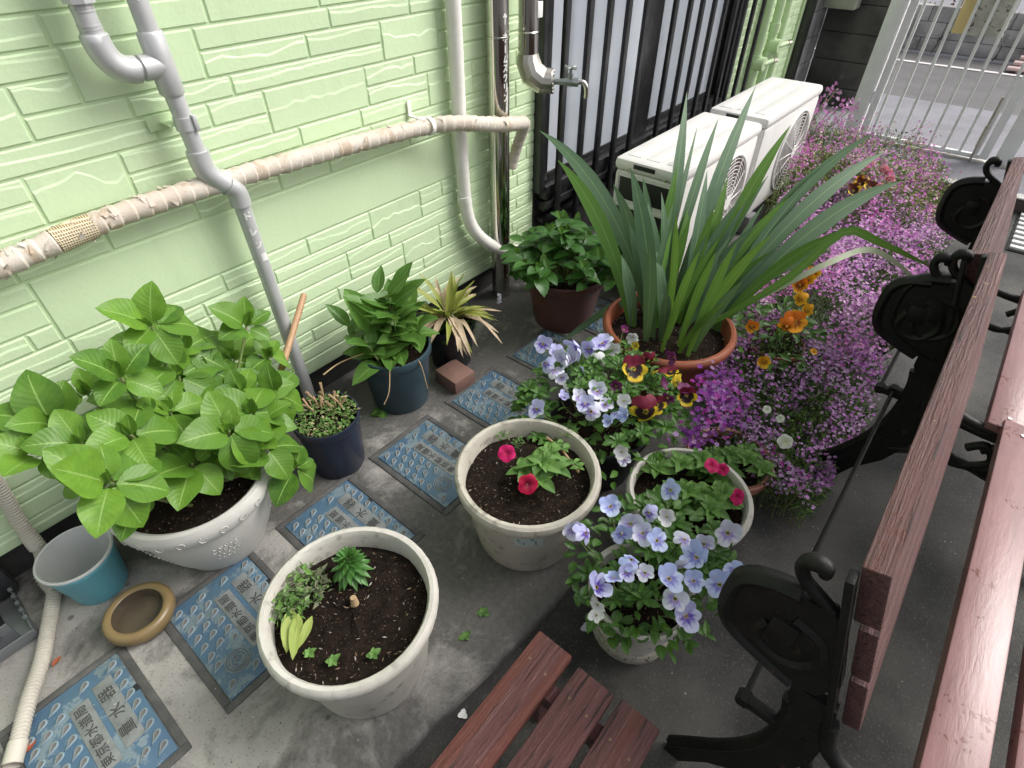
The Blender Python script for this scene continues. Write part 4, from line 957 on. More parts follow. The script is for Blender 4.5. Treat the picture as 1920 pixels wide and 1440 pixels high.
for i in range(120):       # inner and lower leaves
    a = rnd.uniform(0, 2 * PI); q = rnd.uniform(.05, .24); z = rnd.uniform(.27, .58 - q * .5); p = Vector((q * math.cos(a) + .03, q * math.sin(a) * .8, z))
    d = Vector((math.cos(a + rnd.uniform(-.7, .7)), math.sin(a + rnd.uniform(-.7, .7)), rnd.uniform(-.15, .5)))
    if ky_ + p.y + d.y * .1 > WY - .05 or (z < .36 and p.y + p.x < -.02): continue
    put('leaf', HL[rnd.choice([0, 1, 2, 3])], hyd, frame(p, d, facing(p + Vector(hyd.location), .9, .4, .3), rnd.uniform(.07, .11)))
# split bamboo stake leaning by the pipe
stk = thing('bamboo_stake', 'split bamboo stake leaning against the wall right of the drain pipe', 'stake', GY(552, 640, 1.50)); pa, pb = GY(535, 668, 1.44), GY(570, 553, 1.57)
b = MB(); b.tube([pa + (pa - pb) * 1.6, pb], .0105, 10); b.obj('cane', 'bamboo', stk, 40, rel(stk)); b = MB(); b.tube([pb, pb + (pb - pa).normalized() * .0006], .0075, 10); b.obj('hollow_end', 'stem_brown', stk, None, rel(stk))

# ---- small black pot with low weeds
jx, jy = .605, 1.29
jp = potthing('potted_weeds', 'black pot of low clover weeds and dried seed heads behind the hydrangea', jx, jy, cpot(.108, .225, .8), 'pot_navy')
soil(jp, .096, .195, 2)
ms_, cs = [], []
for _ in range(700):
    a = rnd.uniform(0, 6.28); q = .1 * math.sqrt(rnd.random()); p = Vector((q * math.cos(a), q * math.sin(a), .205 + rnd.uniform(0, .03)))
    ms_.append(frame(p, Vector((rnd.uniform(-1, 1), rnd.uniform(-1, 1), .3)), Vector((0, 0, 1)) + rv(.4), rnd.uniform(.008, .018))); g_ = rnd.uniform(.6, 1.2); cs.append((.15 * g_, .28 * g_, .07 * g_) if rnd.random() < .85 else (.4, .34, .2))
tag(instmesh('foliage', 'foliage', LEAFLET, ms_, cs, jp), kind='stuff')
for i in range(16):
    a = rnd.uniform(-.6, 2.0); q = rnd.uniform(.02, .08); p = Vector((q * math.cos(a), q * math.sin(a), .215)); b = MB(); e = p + Vector((rnd.uniform(-.03, .03), rnd.uniform(-.02, .03), rnd.uniform(.03, .075)))
    b.tube([p, p.lerp(e, .5) + rv(.006), e], [.0015, .003, .0045], 6); b.obj('seed_head', 'dry', jp, 40)

# ---- blue ribbed pot with lance leaves
hp = potthing('potted_lance_plant', 'bushy lance leaved plant in a dark blue ribbed pot', .966, 1.37, cpot(.138, .258, .75, .035), 'pot_blue', 0, lambda a, z: 1 + (.016 * abs(math.sin(a * 18)) if .01 < z < .222 else 0), 144)
soil(hp, .12, .215, 3)
LLn = [leaf('leaf_lance', 'lance', .1, .3, 8, .01, 1.15, 1), leaf('leaf_lance', 'lance', .35, .2, 8, .015, 1.3, 2), leaf('leaf_lance', 'ovate', .22, .25, 8, .01, .8, 3)]
for i in range(21):
    a = rnd.uniform(0, 2 * PI); q = rnd.uniform(.0, .10); hgt = rnd.uniform(.10, .23) * (1.2 - q * 4); b0 = Vector((q * math.cos(a), q * math.sin(a), .21)); e = Vector((q * 1.6 * math.cos(a), min(q * 1.6 * math.sin(a), .13), .21 + hgt))
    stem(hp, [b0, b0.lerp(e, .5), e], [.004, .0035, .003])
    for j in range(6):
        t_ = .25 + .75 * j / 5; p = b0.lerp(e, t_); an_ = a + j * 2.4 + rnd.uniform(-.4, .4); up = .25 + .9 * t_ * t_
        d = Vector((math.cos(an_), math.sin(an_), up)); L = rnd.uniform(.085, .14)
        if hp.location.y + p.y + d.normalized().y * L > WY - .02: d.y = -abs(d.y) * .4
        put('leaf', LLn[rnd.randrange(3)], hp, frame(p, d, facing(p + hp.location, .9, .3, .2), L))
for (px, py) in ((745, 482), (600, 515)):
    tp_ = GY(px, py, 1.40); b0 = hp.location + Vector((.0 if px > 700 else -.05, 0, .35)); d = tp_ - b0
    put('leaf', LLn[0], hp, frame(L2(hp, b0), d, facing(b0, .3, 1, .1), min(d.length, .17), 1.0))
for q in (((-.10, -.10, .26), (-.14, -.13, .2), (-.17, -.13, .16)), ((.0, -.135, .255), (.0, -.15, .22), (.012, -.15, .12)), ((-.12, .0, .29), (-.22, .0, .31), (-.30, -.02, .32))):
    b = MB(); b.tube(smoothpath(q, 4), .0022, 5); b.obj('dry_stalk', 'dry', hp, 60)

# ---- black pot with variegated straps
ip = potthing('potted_variegated_plant', 'half withered yellow striped strap plant in a black pot by the steel pipe', 1.262, 1.385, cpot(.108, .2, .75), 'pot_black')
soil(ip, .095, .165, 4)
VL = [leaf('leaf_variegated', 'lance', .5, .3, 9, .01, .36, 1), leaf('leaf_variegated', 'lance', .2, .35, 9, .01, .36, 2), leaf('leaf_variegated_dry', 'lance', .8, .35, 9, .03, .36, 3)]
for i in range(58):
    a = 2 * PI * i / 34 * 3 + rnd.uniform(-.3, .3); up = rnd.uniform(.15, 1.6); d = Vector((math.cos(a), math.sin(a) if math.sin(a) < 0 else math.sin(a) * .6, up)); k = 2 if rnd.random() < .42 else (0 if up < .9 else 1)
    put('leaf', VL[k], ip, frame(Vector((.02 * math.cos(a), .02 * math.sin(a), .18 + rnd.uniform(0, .06))), d, Vector((0, 0, 1)) + rv(.4), rnd.uniform(.12, .215), rnd.uniform(.8, 1.3)))
d = GY(845, 478, 1.40) - (ip.location + Vector((0, 0, .24))); put('leaf', VL[1], ip, frame(Vector((0, 0, .2)), d, facing(ip.location, .1, 1, 0), .2, 1.1))
ms_, cs = [], []
for _ in range(260):
    a = rnd.uniform(0, 6.28); q = .11 * math.sqrt(rnd.random()); ms_.append(frame(Vector((q * math.cos(a), q * math.sin(a), .18 + rnd.uniform(0, .05))), rv(), Vector((0, 0, 1)) + rv(.4), rnd.uniform(.015, .035))); g_ = rnd.uniform(.5, 1.1); cs.append((.06 * g_, .13 * g_, .03 * g_))
tag(instmesh('undergrowth', 'foliage', LEAFLET, ms_, cs, ip), kind='stuff')
b = MB(); p = L2(ip, GY(936, 560, 1.30))
for k in range(26): q = p + Vector((rnd.uniform(-.007, .007), rnd.uniform(-.007, .007), -.022 + k * .0018)); b.tube([q, q + rv(.004)], [.004, .003], 5)
b.obj('flower_spike', 'petal_litter', ip, 60)

# ---- brown pot with dark shrub
gp_ = potthing('potted_dark_shrub', 'glossy dark green shrub in a brown plastic pot under the window', 1.812, 1.204, cpot(.179, .254, .72, .045), 'pot_brown')
b = MB()
for k in range(40):
    a = 2 * PI * k / 40; b.tube([(.1795 * math.cos(a + q), .1795 * math.sin(a + q), .232 + .006 * math.cos(q * 60)) for q in (-.05, 0, .05)], .002, 5)
b.obj('rim_pattern', 'pot_brown', gp_, 60)
soil(gp_, .16, .205, 5)
DL = [leaf('leaf_dark', 'ovate', .2, .25, 7, .012, .9, 1), leaf('leaf_dark', 'ovate', .45, .15, 7, .015, .95, 2)]; DLb = leaf('leaf_lance', 'ovate', .1, .35, 7, .01, .8, 5)
for i in range(46):
    a = rnd.uniform(0, 2 * PI); q = .23 * math.sqrt(rnd.random()); hgt = .47 - q * .6 + rnd.uniform(-.04, .03); c = Vector((q * math.cos(a), q * math.sin(a), hgt))
    stem(gp_, [Vector((c.x * .3, c.y * .3, .2)), c * .7 + Vector((0, 0, .05)), c], [.004, .003, .0025])
    for j in range(6):
        an_ = j * 1.05 + rnd.uniform(-.3, .3) + a; lv = rnd.uniform(-.05, .45); d = Vector((math.cos(an_), math.sin(an_), lv))
        put('leaf', DL[j % 2], gp_, frame(c + Vector((0, 0, -.03 * (j % 3))), d, facing(c + gp_.location, 1, .2, .25), rnd.uniform(.06, .095)))
    if i % 2: put('leaf', DLb, gp_, frame(c, Vector((rnd.uniform(-.6, .6), rnd.uniform(-.6, .6), 1)), facing(c + gp_.location, .2, 1, .4), rnd.uniform(.04, .06)))

# ---- iris
fx, fy, fh = 1.705, .652, .275
irp = potthing('potted_iris', 'tall sword leaved iris in a terracotta coloured pot', fx, fy, wpot(.248, fh, .68, .045), 'terracotta')
soil(irp, .212, fh - .055, 6)
def blade(base, tip, wd, m, sag=.0, side=None):
    base, tip = Vector(base), Vector(tip); d = tip - base; L = d.length
    c1 = base + Vector((d.x * .22, d.y * .22, d.z * .38 + L * .05 + sag)); c2 = base + Vector((d.x * .6, d.y * .6, d.z * .74 + L * .045 + sag * 1.2))
    pt = bez([base, c1, c2, tip], 11); vs = []; uv = []; n = len(pt)
    view = (CAM - (base + tip) / 2 - Vector(irp.location) * 0).normalized(); s0 = side or rnd.uniform(-.6, .6)
    for i, p in enumerate(pt):
        t = i / (n - 1); tg = (pt[min(i + 1, n - 1)] - pt[max(i - 1, 0)]).normalized()
        x = tg.cross(view).normalized(); x = (Quaternion(tg, s0 + .5 * t)).to_matrix() @ x; nn = x.cross(tg)
        hw = wd * (.62 + .5 * math.sin(min(1, t * 1.5) * PI * .5) - .12) * (1 if t < .55 else max(.02, 1 - ((t - .55) / .45) ** 1.7))
        for k in (-1, 0, 1): vs.append(p + x * (hw * k) + nn * (-.10 * hw * (1 - abs(k)))); uv.append((k / 2 + .5, t))
    fs = [(i * 3 + k, i * 3 + k + 1, i * 3 + 4 + k, i * 3 + 3 + k) for i in range(n - 1) for k in range(2)]
    return put('blade', uvmesh('blade', m, vs, fs, uv), irp)
IB = Vector((fx, fy, fh - .06))
TIPS = [(1012, 245, .80, .022, 'iris_blade', .05), (1046, 300, .74, .021, 'iris_bright', .03), (1288, 172, .92, .017, 'iris_blade', 0), (1417, 162, .92, .020, 'iris_blade', 0), (1308, 235, .78, .010, 'iris_blade', 0), (1347, 222, .84, .015, 'iris_blade', 0),
        (1375, 270, .76, .008, 'iris_blade', 0), (1482, 235, .84, .018, 'iris_bright', 0), (1640, 250, .80, .024, 'iris_blade', .05), (1660, 285, .76, .022, 'iris_blade', .05), (1690, 340, .70, .024, 'iris_blade', .06), (1560, 300, .74, .02, 'iris_blade', .02),
        (1600, 430, .60, .016, 'iris_bright', .04), (1480, 370, .66, .016, 'iris_bright', 0), (1440, 330, .70, .013, 'iris_blade', 0), (1182, 315, .80, .021, 'iris_blade', 0), (1150, 345, .70, .018, 'iris_blade', 0), (1205, 330, .72, .013, 'iris_blade', 0),
        (1270, 310, .74, .014, 'iris_bright', 0), (1326, 320, .72, .016, 'iris_blade', 0), (1365, 330, .66, .014, 'iris_bright', 0), (1240, 360, .66, .013, 'iris_blade', 0), (1215, 380, .64, .02, 'iris_blade', 0), (1300, 360, .62, .012, 'iris_bright', 0),
        (1395, 365, .66, .017, 'iris_blade', 0), (1340, 420, .55, .014, 'iris_bright', 0), (1180, 420, .58, .018, 'iris_blade', 0), (1420, 420, .6, .016, 'iris_blade', 0), (1520, 440, .55, .018, 'iris_blade', .02), (1560, 470, .48, .02, 'iris_blade', .03),
        (1260, 430, .55, .012, 'iris_bright', 0), (1310, 450, .5, .012, 'iris_bright', 0), (1230, 470, .5, .016, 'iris_blade', 0), (1165, 480, .48, .018, 'iris_blade', 0), (1450, 470, .5, .014, 'iris_bright', 0), (1400, 500, .45, .014, 'iris_blade', 0)]
for (px, py, z, wd, m_, sag) in TIPS:
    tp_ = GZ(px, py, z); off = tp_ - IB; o2 = Vector((max(-.15, min(.15, off.x * .4 + rnd.uniform(-.05, .05))), max(-.13, min(.13, off.y * .35 + rnd.uniform(-.06, .06))), 0))
    bl = blade(IB + o2, tp_, wd * 1.42, m_, sag); bl.matrix_basis = rel(irp)
for i in range(24):
    a = rnd.uniform(0, 2 * PI); q = rnd.uniform(.0, .15); bb = IB + Vector((q * math.cos(a), q * math.sin(a), 0)); tp_ = bb + Vector((math.cos(a) * rnd.uniform(.02, .2) + .06, math.sin(a) * rnd.uniform(.02, .16), rnd.uniform(.2, .5)))
    blade(bb, tp_, rnd.uniform(.013, .024), rnd.choice(['iris_blade', 'iris_bright', 'iris_blade']), 0).matrix_basis = rel(irp)
def rblade(pix, wd, m_):
    p = smoothpath([GZ(*q) for q in pix], 3); vs = []; uv = []; n = len(p)
    for i, q in enumerate(p):
        t = i / (n - 1); tg = (p[min(i + 1, n - 1)] - p[max(i - 1, 0)]).normalized(); x = tg.cross((CAM - q).normalized()).normalized(); hw = wd * min(1, .5 + t * 2) * (1 if t < .6 else max(.02, 1 - ((t - .6) / .4) ** 1.6))
        for k in (-1, 0, 1): vs.append(q + x * hw * k + Vector((0, 0, -.1 * hw * (1 - abs(k))))); uv.append((k / 2 + .5, t))
    put('blade', uvmesh('blade', m_, vs, [(i * 3 + k, i * 3 + k + 1, i * 3 + 4 + k, i * 3 + 3 + k) for i in range(n - 1) for k in range(2)], uv), irp, rel(irp))
rblade([(1330, 610, .26), (1480, 520, .5), (1580, 435, .66), (1650, 455, .64), (1760, 507, .52)], .014, 'iris_bright')
rblade([(1340, 600, .26), (1460, 540, .45), (1560, 490, .55), (1630, 468, .55), (1690, 500, .5), (1747, 557, .38)], .010, 'iris_pale')
rblade([(1200, 560, .3), (1150, 575, .25), (1110, 600, .15), (1040, 650, .06)], .015, 'iris_blade')

# ---- pansy flowers
PALS = {'blue': ((.54, .54, .86), (.66, .67, .90), (.13, .07, .46)), 'pale': ((.70, .71, .86), (.78, .79, .88), (.38, .30, .70)), 'sky': ((.46, .54, .88), (.60, .67, .92), (.22, .22, .62)), 'white': ((.78, .78, .80), (.82, .82, .82), (.6, .6, .7)),
        'burg': ((.16, .012, .035), (.62, .45, .02), (.02, .008, .01)), 'plum': ((.14, .02, .10), (.20, .04, .15), (.08, .01, .05)), 'yellow': ((.70, .52, .04), (.76, .6, .06), (.3, .2, .02)), 'orange': ((.75, .20, .02), (.82, .36, .02), (.25, .05, .01)),
        'gold': ((.80, .38, .02), (.85, .5, .03), (.4, .12, .01)), 'brown': ((.10, .02, .01), (.70, .45, .03), (.03, .01, .005))}
def pansy(pal, seed=0, cup=.2):
    rr = random.Random(seed); A, B, C = PALS[pal]; vs = []; fs = []; cs = []; dark = pal in ('burg', 'brown')
    pet = [(58, .34, .29, .30, A, .0), (122, .34, .29, .30, A, .012), (188, .31, .25, .24, B, .03), (-8, .31, .25, .24, B, .034), (270, .30, .27, .32, B, .05)]
    for ang, ctr, sl_, sw_, cc, zo in pet:
        ang = R(ang + rr.uniform(-9, 9)); o = len(vs); n, k = 4, 14; ux = Vector((math.cos(ang), math.sin(ang), 0)); wx = Vector((-ux.y, ux.x, 0)); dc = rr.uniform(-.25, .25); ph = rr.uniform(0, 6)
        sl2, sw2 = sl_ * rr.uniform(.92, 1.08), sw_ * rr.uniform(.9, 1.1)
        for i in range(n + 1):
            rho = i / n
            for j in range(k):
                q = 2 * PI * j / k; p = ux * (ctr + sl2 * rho * math.cos(q)) + wx * (sw2 * rho * math.sin(q) * (1 - .25 * (math.cos(q) < 0) * abs(math.cos(q)))); t = p.length / .62
                zz = zo + (cup + dc * .5) * t * t * .6 + .05 * rho * rho * math.sin(3 * q + ph) * t + dc * .35 * (sw2 * rho * math.sin(q))
                vs.append((p.x, p.y, zz))
                along = p.dot(ux) / .62; side = abs(p.dot(wx)) / .3
                if t < .13: c_ = (.75, .5, .03)
                elif dark: c_ = A if cc is A else (C if t < .60 else (B if t < .92 else A))
                elif cc is A: c_ = tuple(A[x] * (.82 + .18 * t) for x in range(3))
                else:
                    f_ = max(0, min(1, (t - .28 - .12 * math.cos(side * 9)) / .34)); c_ = tuple(C[x] * (1 - f_) + cc[x] * f_ for x in range(3))
                cs.append(c_)
        fs += [(o + i * k + j, o + i * k + (j + 1) % k, o + (i + 1) * k + (j + 1) % k, o + (i + 1) * k + j) for i in range(n) for j in range(k)]
    return uvmesh('flower', 'flower', vs, fs, None, cs)
PF = {k: [pansy(k, i * 3 + 1, c_) for i, c_ in enumerate((.15, .6, -.45, .3))] for k in PALS}
def flower(t, pal, px, py, z, s=.05, tilt=None, var=None):
    p = GZ(px, py, z); nrm = (CAM - p).normalized() * .75 + Vector((0, 0, .15)) + rv(.8 if tilt is None else tilt)
    up = Vector((0, 0, 1)) + rv(.4) + Vector((.3, .3, 0)); nrm.normalize(); up = up - nrm * up.dot(nrm); lp = L2(t, p)
    put('flower', PF[pal][rnd.randrange(4) if var is None else var], t, frame(lp, up, nrm, s * rnd.uniform(.9, 1.12) * 1.14))
    base = Vector((lp.x * .6, lp.y * .6, max(.05, lp.z - .10))); b = MB(); b.tube(bez([base, lp + Vector((0, 0, -.02)) - nrm * .02, lp - nrm.normalized() * .004], 5), .0014, 5); b.obj('stalk', 'stem_green', t, 60)
PL = [leaf('leaf_pansy', 'obov', .25, .35, 6, .03, .95, i) for i in range(2)] + [leaf('leaf_pansy', 'ovate', .25, .2, 6, .03, .9, 5)]
def mound(t, n, rx, ry, z0, h, size, meshes, nm='leaf', ux=.5, c=(0, 0)):
    for i in range(n):
        a = rnd.uniform(0, 2 * PI); q = math.sqrt(rnd.random()); hh = h * (1 - q * q * .75) * rnd.uniform(.45, 1.0); p = Vector((c[0] + rx * q * math.cos(a), c[1] + ry * q * math.sin(a), z0 + hh))
        an_ = a + rnd.uniform(-1.3, 1.3); d = Vector((math.cos(an_), math.sin(an_), rnd.uniform(-.2, ux + .5)))
        put(nm, rnd.choice(meshes), t, frame(p, d, facing(p + t.location, 1, .35, .6), size * rnd.uniform(.7, 1.25)))
def rosette(t, p, n, size, meshes, up=.5, nm='leaf'):
    for i in range(n):
        a = i * 2.4 + rnd.uniform(-.2, .2); f_ = i / n; d = Vector((math.cos(a), math.sin(a), up * (.3 + 1.8 * f_))); put(nm, meshes[i % len(meshes)], t, frame(Vector(p), d, facing(Vector(p) + t.location, 1, .2, .35), size * (1.15 - .5 * f_) * rnd.uniform(.85, 1.15)))

np_ = potthing('potted_pansies', 'black pot overflowing with blue white and burgundy yellow pansies', 1.165, .60, cpot(.165, .215, .75), 'pot_black')
soil(np_, .145, .17, 7)
mound(np_, 420, .30, .27, .14, .22, .042, PL, c=(.06, .03))
for i in range(60):
    a = rnd.uniform(0, 6.28); q = rnd.uniform(.03, .29); rosette(np_, (.06 + q * math.cos(a), .03 + .9 * q * math.sin(a), .375 - q * .4 + rnd.uniform(-.03, .02)), 9, .04, PL[:2])
for pal, px, py, z, s in [('blue', 1018, 645, .36, .05), ('blue', 1024, 682, .35, .05), ('pale', 1058, 668, .36, .046), ('blue', 1085, 650, .38, .056), ('blue', 1130, 645, .38, .066), ('white', 1122, 678, .36, .046), ('pale', 1066, 680, .36, .044), ('pale', 1052, 708, .34, .04), ('white', 1058, 728, .32, .03), ('pale', 1120, 735, .36, .05),
        ('blue', 1098, 758, .35, .05), ('pale', 1108, 772, .34, .05), ('blue', 1007, 768, .335, .052), ('white', 1170, 752, .36, .036), ('sky', 1175, 778, .35, .034), ('sky', 1142, 790, .34, .026), ('blue', 1055, 745, .33, .026), ('white', 1187, 632, .37, .036), ('white', 1165, 848, .26, .034), ('pale', 1170, 862, .22, .03), ('yellow', 1192, 648, .35, .022),
        ('burg', 1187, 692, .38, .062), ('burg', 1216, 676, .38, .04), ('burg', 1210, 772, .37, .064), ('plum', 1265, 670, .38, .04), ('burg', 1258, 698, .37, .036), ('plum', 1252, 746, .36, .036), ('burg', 1287, 742, .35, .044), ('yellow', 1270, 715, .36, .034), ('plum', 1155, 724, .36, .028), ('plum', 1170, 618, .38, .022), ('plum', 1283, 730, .36, .04), ('blue', 1042, 660, .35, .045), ('pale', 1075, 672, .35, .045), ('blue', 1105, 655, .36, .05), ('pale', 1040, 695, .34, .04), ('blue', 1092, 700, .34, .035), ('white', 1148, 655, .37, .04), ('pale', 1135, 760, .34, .04), ('burg', 1235, 690, .37, .05), ('burg', 1232, 760, .35, .045), ('plum', 1240, 720, .36, .036), ('pale', 1085, 745, .34, .045), ('sky', 1155, 775, .34, .035)]:
    flower(np_, pal, px, py, z, s)

# ---- front viola pot
dx_, dy_ = .745, .205
vp = thing('potted_violas', 'pale blue violas spilling from a small white pot on a grey stone foot', 'potted plant', (dx_, dy_, YARD))
b = MB(); b.lathe([(0, 0), (.070, 0), (.090, .012), (.104, .035), (.108, .06), (.104, .072), (.08, .075), (0, .075)], 36); b.obj('stone_foot', 'pot_stone', vp, 40)
b = MB(); b.lathe([(0, .072), (.096, .072), (.102, .09), (.112, .15), (.122, .215), (.130, .22), (.131, .235), (.124, .24), (.116, .235), (.11, .19), (0, .19)], 36); b.obj('pot', 'pot_white', vp, 40)
soil(vp, .11, .205, 8)
mound(vp, 280, .24, .20, .19, .14, .038, PL, c=(.09, .01))
for i in range(36):
    a = rnd.uniform(0, 6.28); q = rnd.uniform(.03, .2); rosette(vp, (.075 + q * math.cos(a), .0 + .8 * q * math.sin(a), .345 - q * .4 + rnd.uniform(-.03, .02)), 9, .04, PL[:2])
for pal, px, py, z, s in [('sky', 1145, 950, .35, .042), ('pale', 1073, 992, .32, .04), ('blue', 1098, 1000, .33, .044), ('pale', 1182, 982, .36, .05), ('blue', 1217, 962, .37, .036), ('white', 1250, 970, .35, .034), ('sky', 1258, 920, .37, .042), ('sky', 1232, 1014, .38, .044), ('pale', 1283, 1012, .36, .034), ('sky', 1184, 1050, .37, .034), ('blue', 1175, 1073, .36, .034),
        ('sky', 1306, 1046, .35, .048), ('sky', 1254, 1086, .36, .05), ('pale', 1278, 1062, .35, .032), ('blue', 1118, 1102, .33, .044), ('white', 1121, 1134, .28, .03), ('white', 1118, 1155, .24, .028), ('pale', 1364, 1000, .33, .048), ('sky', 1377, 1070, .31, .046), ('sky', 1350, 1098, .30, .05), ('pale', 1266, 1124, .33, .042), ('blue', 1286, 1156, .31, .05), ('white', 1250, 1196, .16, .022), ('white', 1155, 1192, .12, .018), ('sky', 1165, 1000, .36, .04), ('pale', 1205, 1000, .37, .04), ('sky', 1300, 1090, .34, .04), ('pale', 1320, 1020, .35, .04), ('sky', 1150, 1085, .35, .036), ('pale', 1210, 1075, .37, .034)]:
    flower(vp, pal, px, py, z, s)

# ---- round white pots
pA = potthing('potted_lily', 'front white round pot of soil with one spiky lily shoot and cut leaves', .241, .679, wpot(.201, .303), 'pot_white')
soil(pA, .176, .25, 9, .008)
lc = L2(pA, GZ(660, 1072, .27)); LLy = [leaf('leaf_lily', 'lance', .12, .35, 6, 0, .85, 1), leaf('leaf_lily', 'lance', .35, .3, 6, 0, .85, 2)]
stem(pA, [lc + Vector((0, 0, -.03)), lc + Vector((0, 0, .06))], [.006, .005])
for i in range(64):
    f_ = i / 64; a = i * 2.4; d = Vector((math.cos(a), math.sin(a), -.1 + 1.8 * f_ ** 1.5)); put('leaf', LLy[0 if f_ > .4 else 1], pA, frame(lc + Vector((0, 0, .005 + .06 * f_)), d, Vector((0, 0, 1)) + rv(.1), .056 * (1.05 - .55 * f_)))
q = L2(pA, GZ(664, 1128, .262)); b = MB(); b.tube([q + Vector((0, 0, -.01)), q + Vector((.002, .002, .014))], [.010, .007], 10); b.obj('cut_stub', 'dry', pA, 50)
WL = [leaf('leaf_wilted', 'lance', .05, .1, 6, .02, 1.0, 1), leaf('leaf_wilted', 'lance', .1, .2, 6, .02, 1.2, 2)]
for (ax, ay, bx_, by_, k) in ((560, 1150, 548, 1238, 0), (585, 1155, 560, 1215, 0), (548, 1140, 535, 1225, 1)):
    p, q = GZ(ax, ay, .285), GZ(bx_, by_, .275); put('cut_leaf', WL[k], pA, frame(L2(pA, p), q - p, facing(p, 1, .2, .2), (q - p).length, .75))
def litter(t, px, py, z, n, rad, cols, s=(.006, .016), nm='litter', up=.3):
    c = L2(t, GZ(px, py, z)); ms_, cs = [], []
    for _ in range(n):
        a = rnd.uniform(0, 6.28); q = rad * math.sqrt(rnd.random()); p = c + Vector((q * math.cos(a), q * math.sin(a), rnd.uniform(0, .02)))
        ms_.append(frame(p, Vector((rnd.uniform(-1, 1), rnd.uniform(-1, 1), rnd.uniform(0, up))), Vector((0, 0, 1)) + rv(.5), rnd.uniform(*s), rnd.uniform(.2, 1))); g_ = rnd.uniform(.6, 1.2); k = rnd.choice(cols); cs.append((k[0] * g_, k[1] * g_, k[2] * g_))
    tag(instmesh(nm, 'foliage', LEAFLET, ms_, cs, t), kind='stuff')
GRN = [(.14, .27, .06), (.1, .2, .05), (.2, .3, .12)]
litter(pA, 575, 1105, .268, 240, .055, GRN + [(.25, .27, .16), (.12, .14, .08)], (.008, .028), 'cut_weeds')
litter(pA, 545, 1140, .272, 120, .04, GRN, (.008, .024), 'cut_weeds')
for px, py in ((625, 1240), (700, 1228), (580, 1225)): rosette(pA, L2(pA, GZ(px, py, .262)), 7, .016, [leaf('leaf_petunia', 'ovate', .1, .2, 4, 0, 1, 1)], .3, 'seedling')

pB = potthing('potted_petunia', 'middle cream round pot with magenta petunias and a paper label', .807, .615, wpot(.206, .288), 'pot_cream')
soil(pB, .18, .235, 10, .008)
PTL = [leaf('leaf_petunia', 'ovate', .3, .4, 7, .012, .8, i) for i in range(2)]
for px, py, z, n, s in ((1015, 868, .30, 9, .062), (1040, 880, .28, 8, .058), (985, 885, .28, 8, .055), (1010, 900, .28, 8, .055), (1030, 850, .29, 7, .05)):
    p = L2(pB, GZ(px, py, z)); rosette(pB, p, n, s, PTL, .35); stem(pB, [Vector((p.x * .8, p.y * .8, .225)), p], .003)
def petunia(c, c2, seed):
    vs = [(0, 0, -.25)]; cs = [c2]; fs = []; n = 30; rr = random.Random(seed)
    for k, (r_, z_) in enumerate(((.12, -.12), (.45, .02), (.8, .05), (1, .0))):
        for j in range(n):
            a = 2 * PI * j / n; lob = 1 - .12 * (1 if k > 1 else 0) * abs(math.cos(2.5 * a)) ** 6; vs.append((r_ * lob * math.cos(a), r_ * lob * math.sin(a), z_ + (.09 * math.sin(5 * a + seed) + rr.uniform(-.06, .06)) * (k / 3) ** 2)); f_ = k / 3; cs.append(tuple(c2[q] * (1 - f_) + c[q] * f_ for q in range(3)))
    fs = [(0, 1 + j, 1 + (j + 1) % n) for j in range(n)] + [(1 + k * n + j, 1 + (k + 1) * n + j, 1 + (k + 1) * n + (j + 1) % n, 1 + k * n + (j + 1) % n) for k in range(3) for j in range(n)]
    return uvmesh('flower', 'flower', vs, fs, None, cs)
PTm = petunia((.62, .012, .15), (.35, .0, .06), 1); PTr = petunia((.48, .004, .05), (.15, .0, .02), 2); PTw = petunia((.82, .82, .80), (.6, .65, .45), 3)
def pflower(t, me, px, py, z, s, nrm=None):
    p = GZ(px, py, z); nrm = nrm or ((CAM - p).normalized() + rv(.4)); put('flower', me, t, frame(L2(t, p), nrm.cross(rv()), nrm, s)); b = MB(); q = L2(t, p); b.tube([q - nrm.normalized() * s * .9, q - nrm.normalized() * s * .2], [.002, .006], 6); b.obj('flower_tube', 'stem_green', t, 60)
pflower(pB, PTm, 950, 850, .30, .026, Vector((-.5, -.25, .9))); pflower(pB, PTr, 990, 908, .31, .029, Vector((-.5, -.8, .7)))
b = MB(); q = [GZ(x_, y_, z_) for x_, y_, z_ in ((1025, 823, .28), (1050, 855, .26), (1085, 862, .262), (1060, 890, .255))]; b.tube(smoothpath([L2(pB, GZ(1025, 820, .27)), L2(pB, GZ(1050, 840, .27)), L2(pB, GZ(1070, 865, .26)), L2(pB, GZ(1085, 885, .26))], 4), .004, 6); b.obj('trailing_stem', 'dry', pB, 60)
for px, py in ((1045, 832), (1055, 842), (1078, 868), (1085, 878)): rosette(pB, L2(pB, GZ(px, py, .275)), 3, .028, [PTL[0]], .3)
litter(pB, 945, 815, .25, 90, .03, GRN, (.006, .016), 'weeds'); litter(pB, 970, 832, .25, 50, .02, GRN, (.006, .016), 'weeds'); litter(pB, 1065, 810, .27, 90, .03, GRN + [(.3, .32, .2)], (.006, .014), 'weeds')
def potlabel(t, r, a0, a1, z0, z1, m, nm, lift=.0015, slope=0.0, par=None):
    b = MB(); n = 10; vs = []
    for i in range(n + 1):
        a = a0 + (a1 - a0) * i / n
        for z in (z0, z1): q = r + slope * (z - z0) + lift; vs.append((q * math.cos(a), q * math.sin(a), z))
    b.add(vs, [(2 * i, 2 * i + 2, 2 * i + 3, 2 * i + 1) for i in range(n)]); return b.obj(nm, m, par or t, 60)
lr = .206 * .72 * 1.02 + (.206 * .9 - .206 * .72 * 1.02) / (.238 - .008) * (.175 - .008); sl_ = (.206 * .9 - .206 * .72 * 1.02) / .23
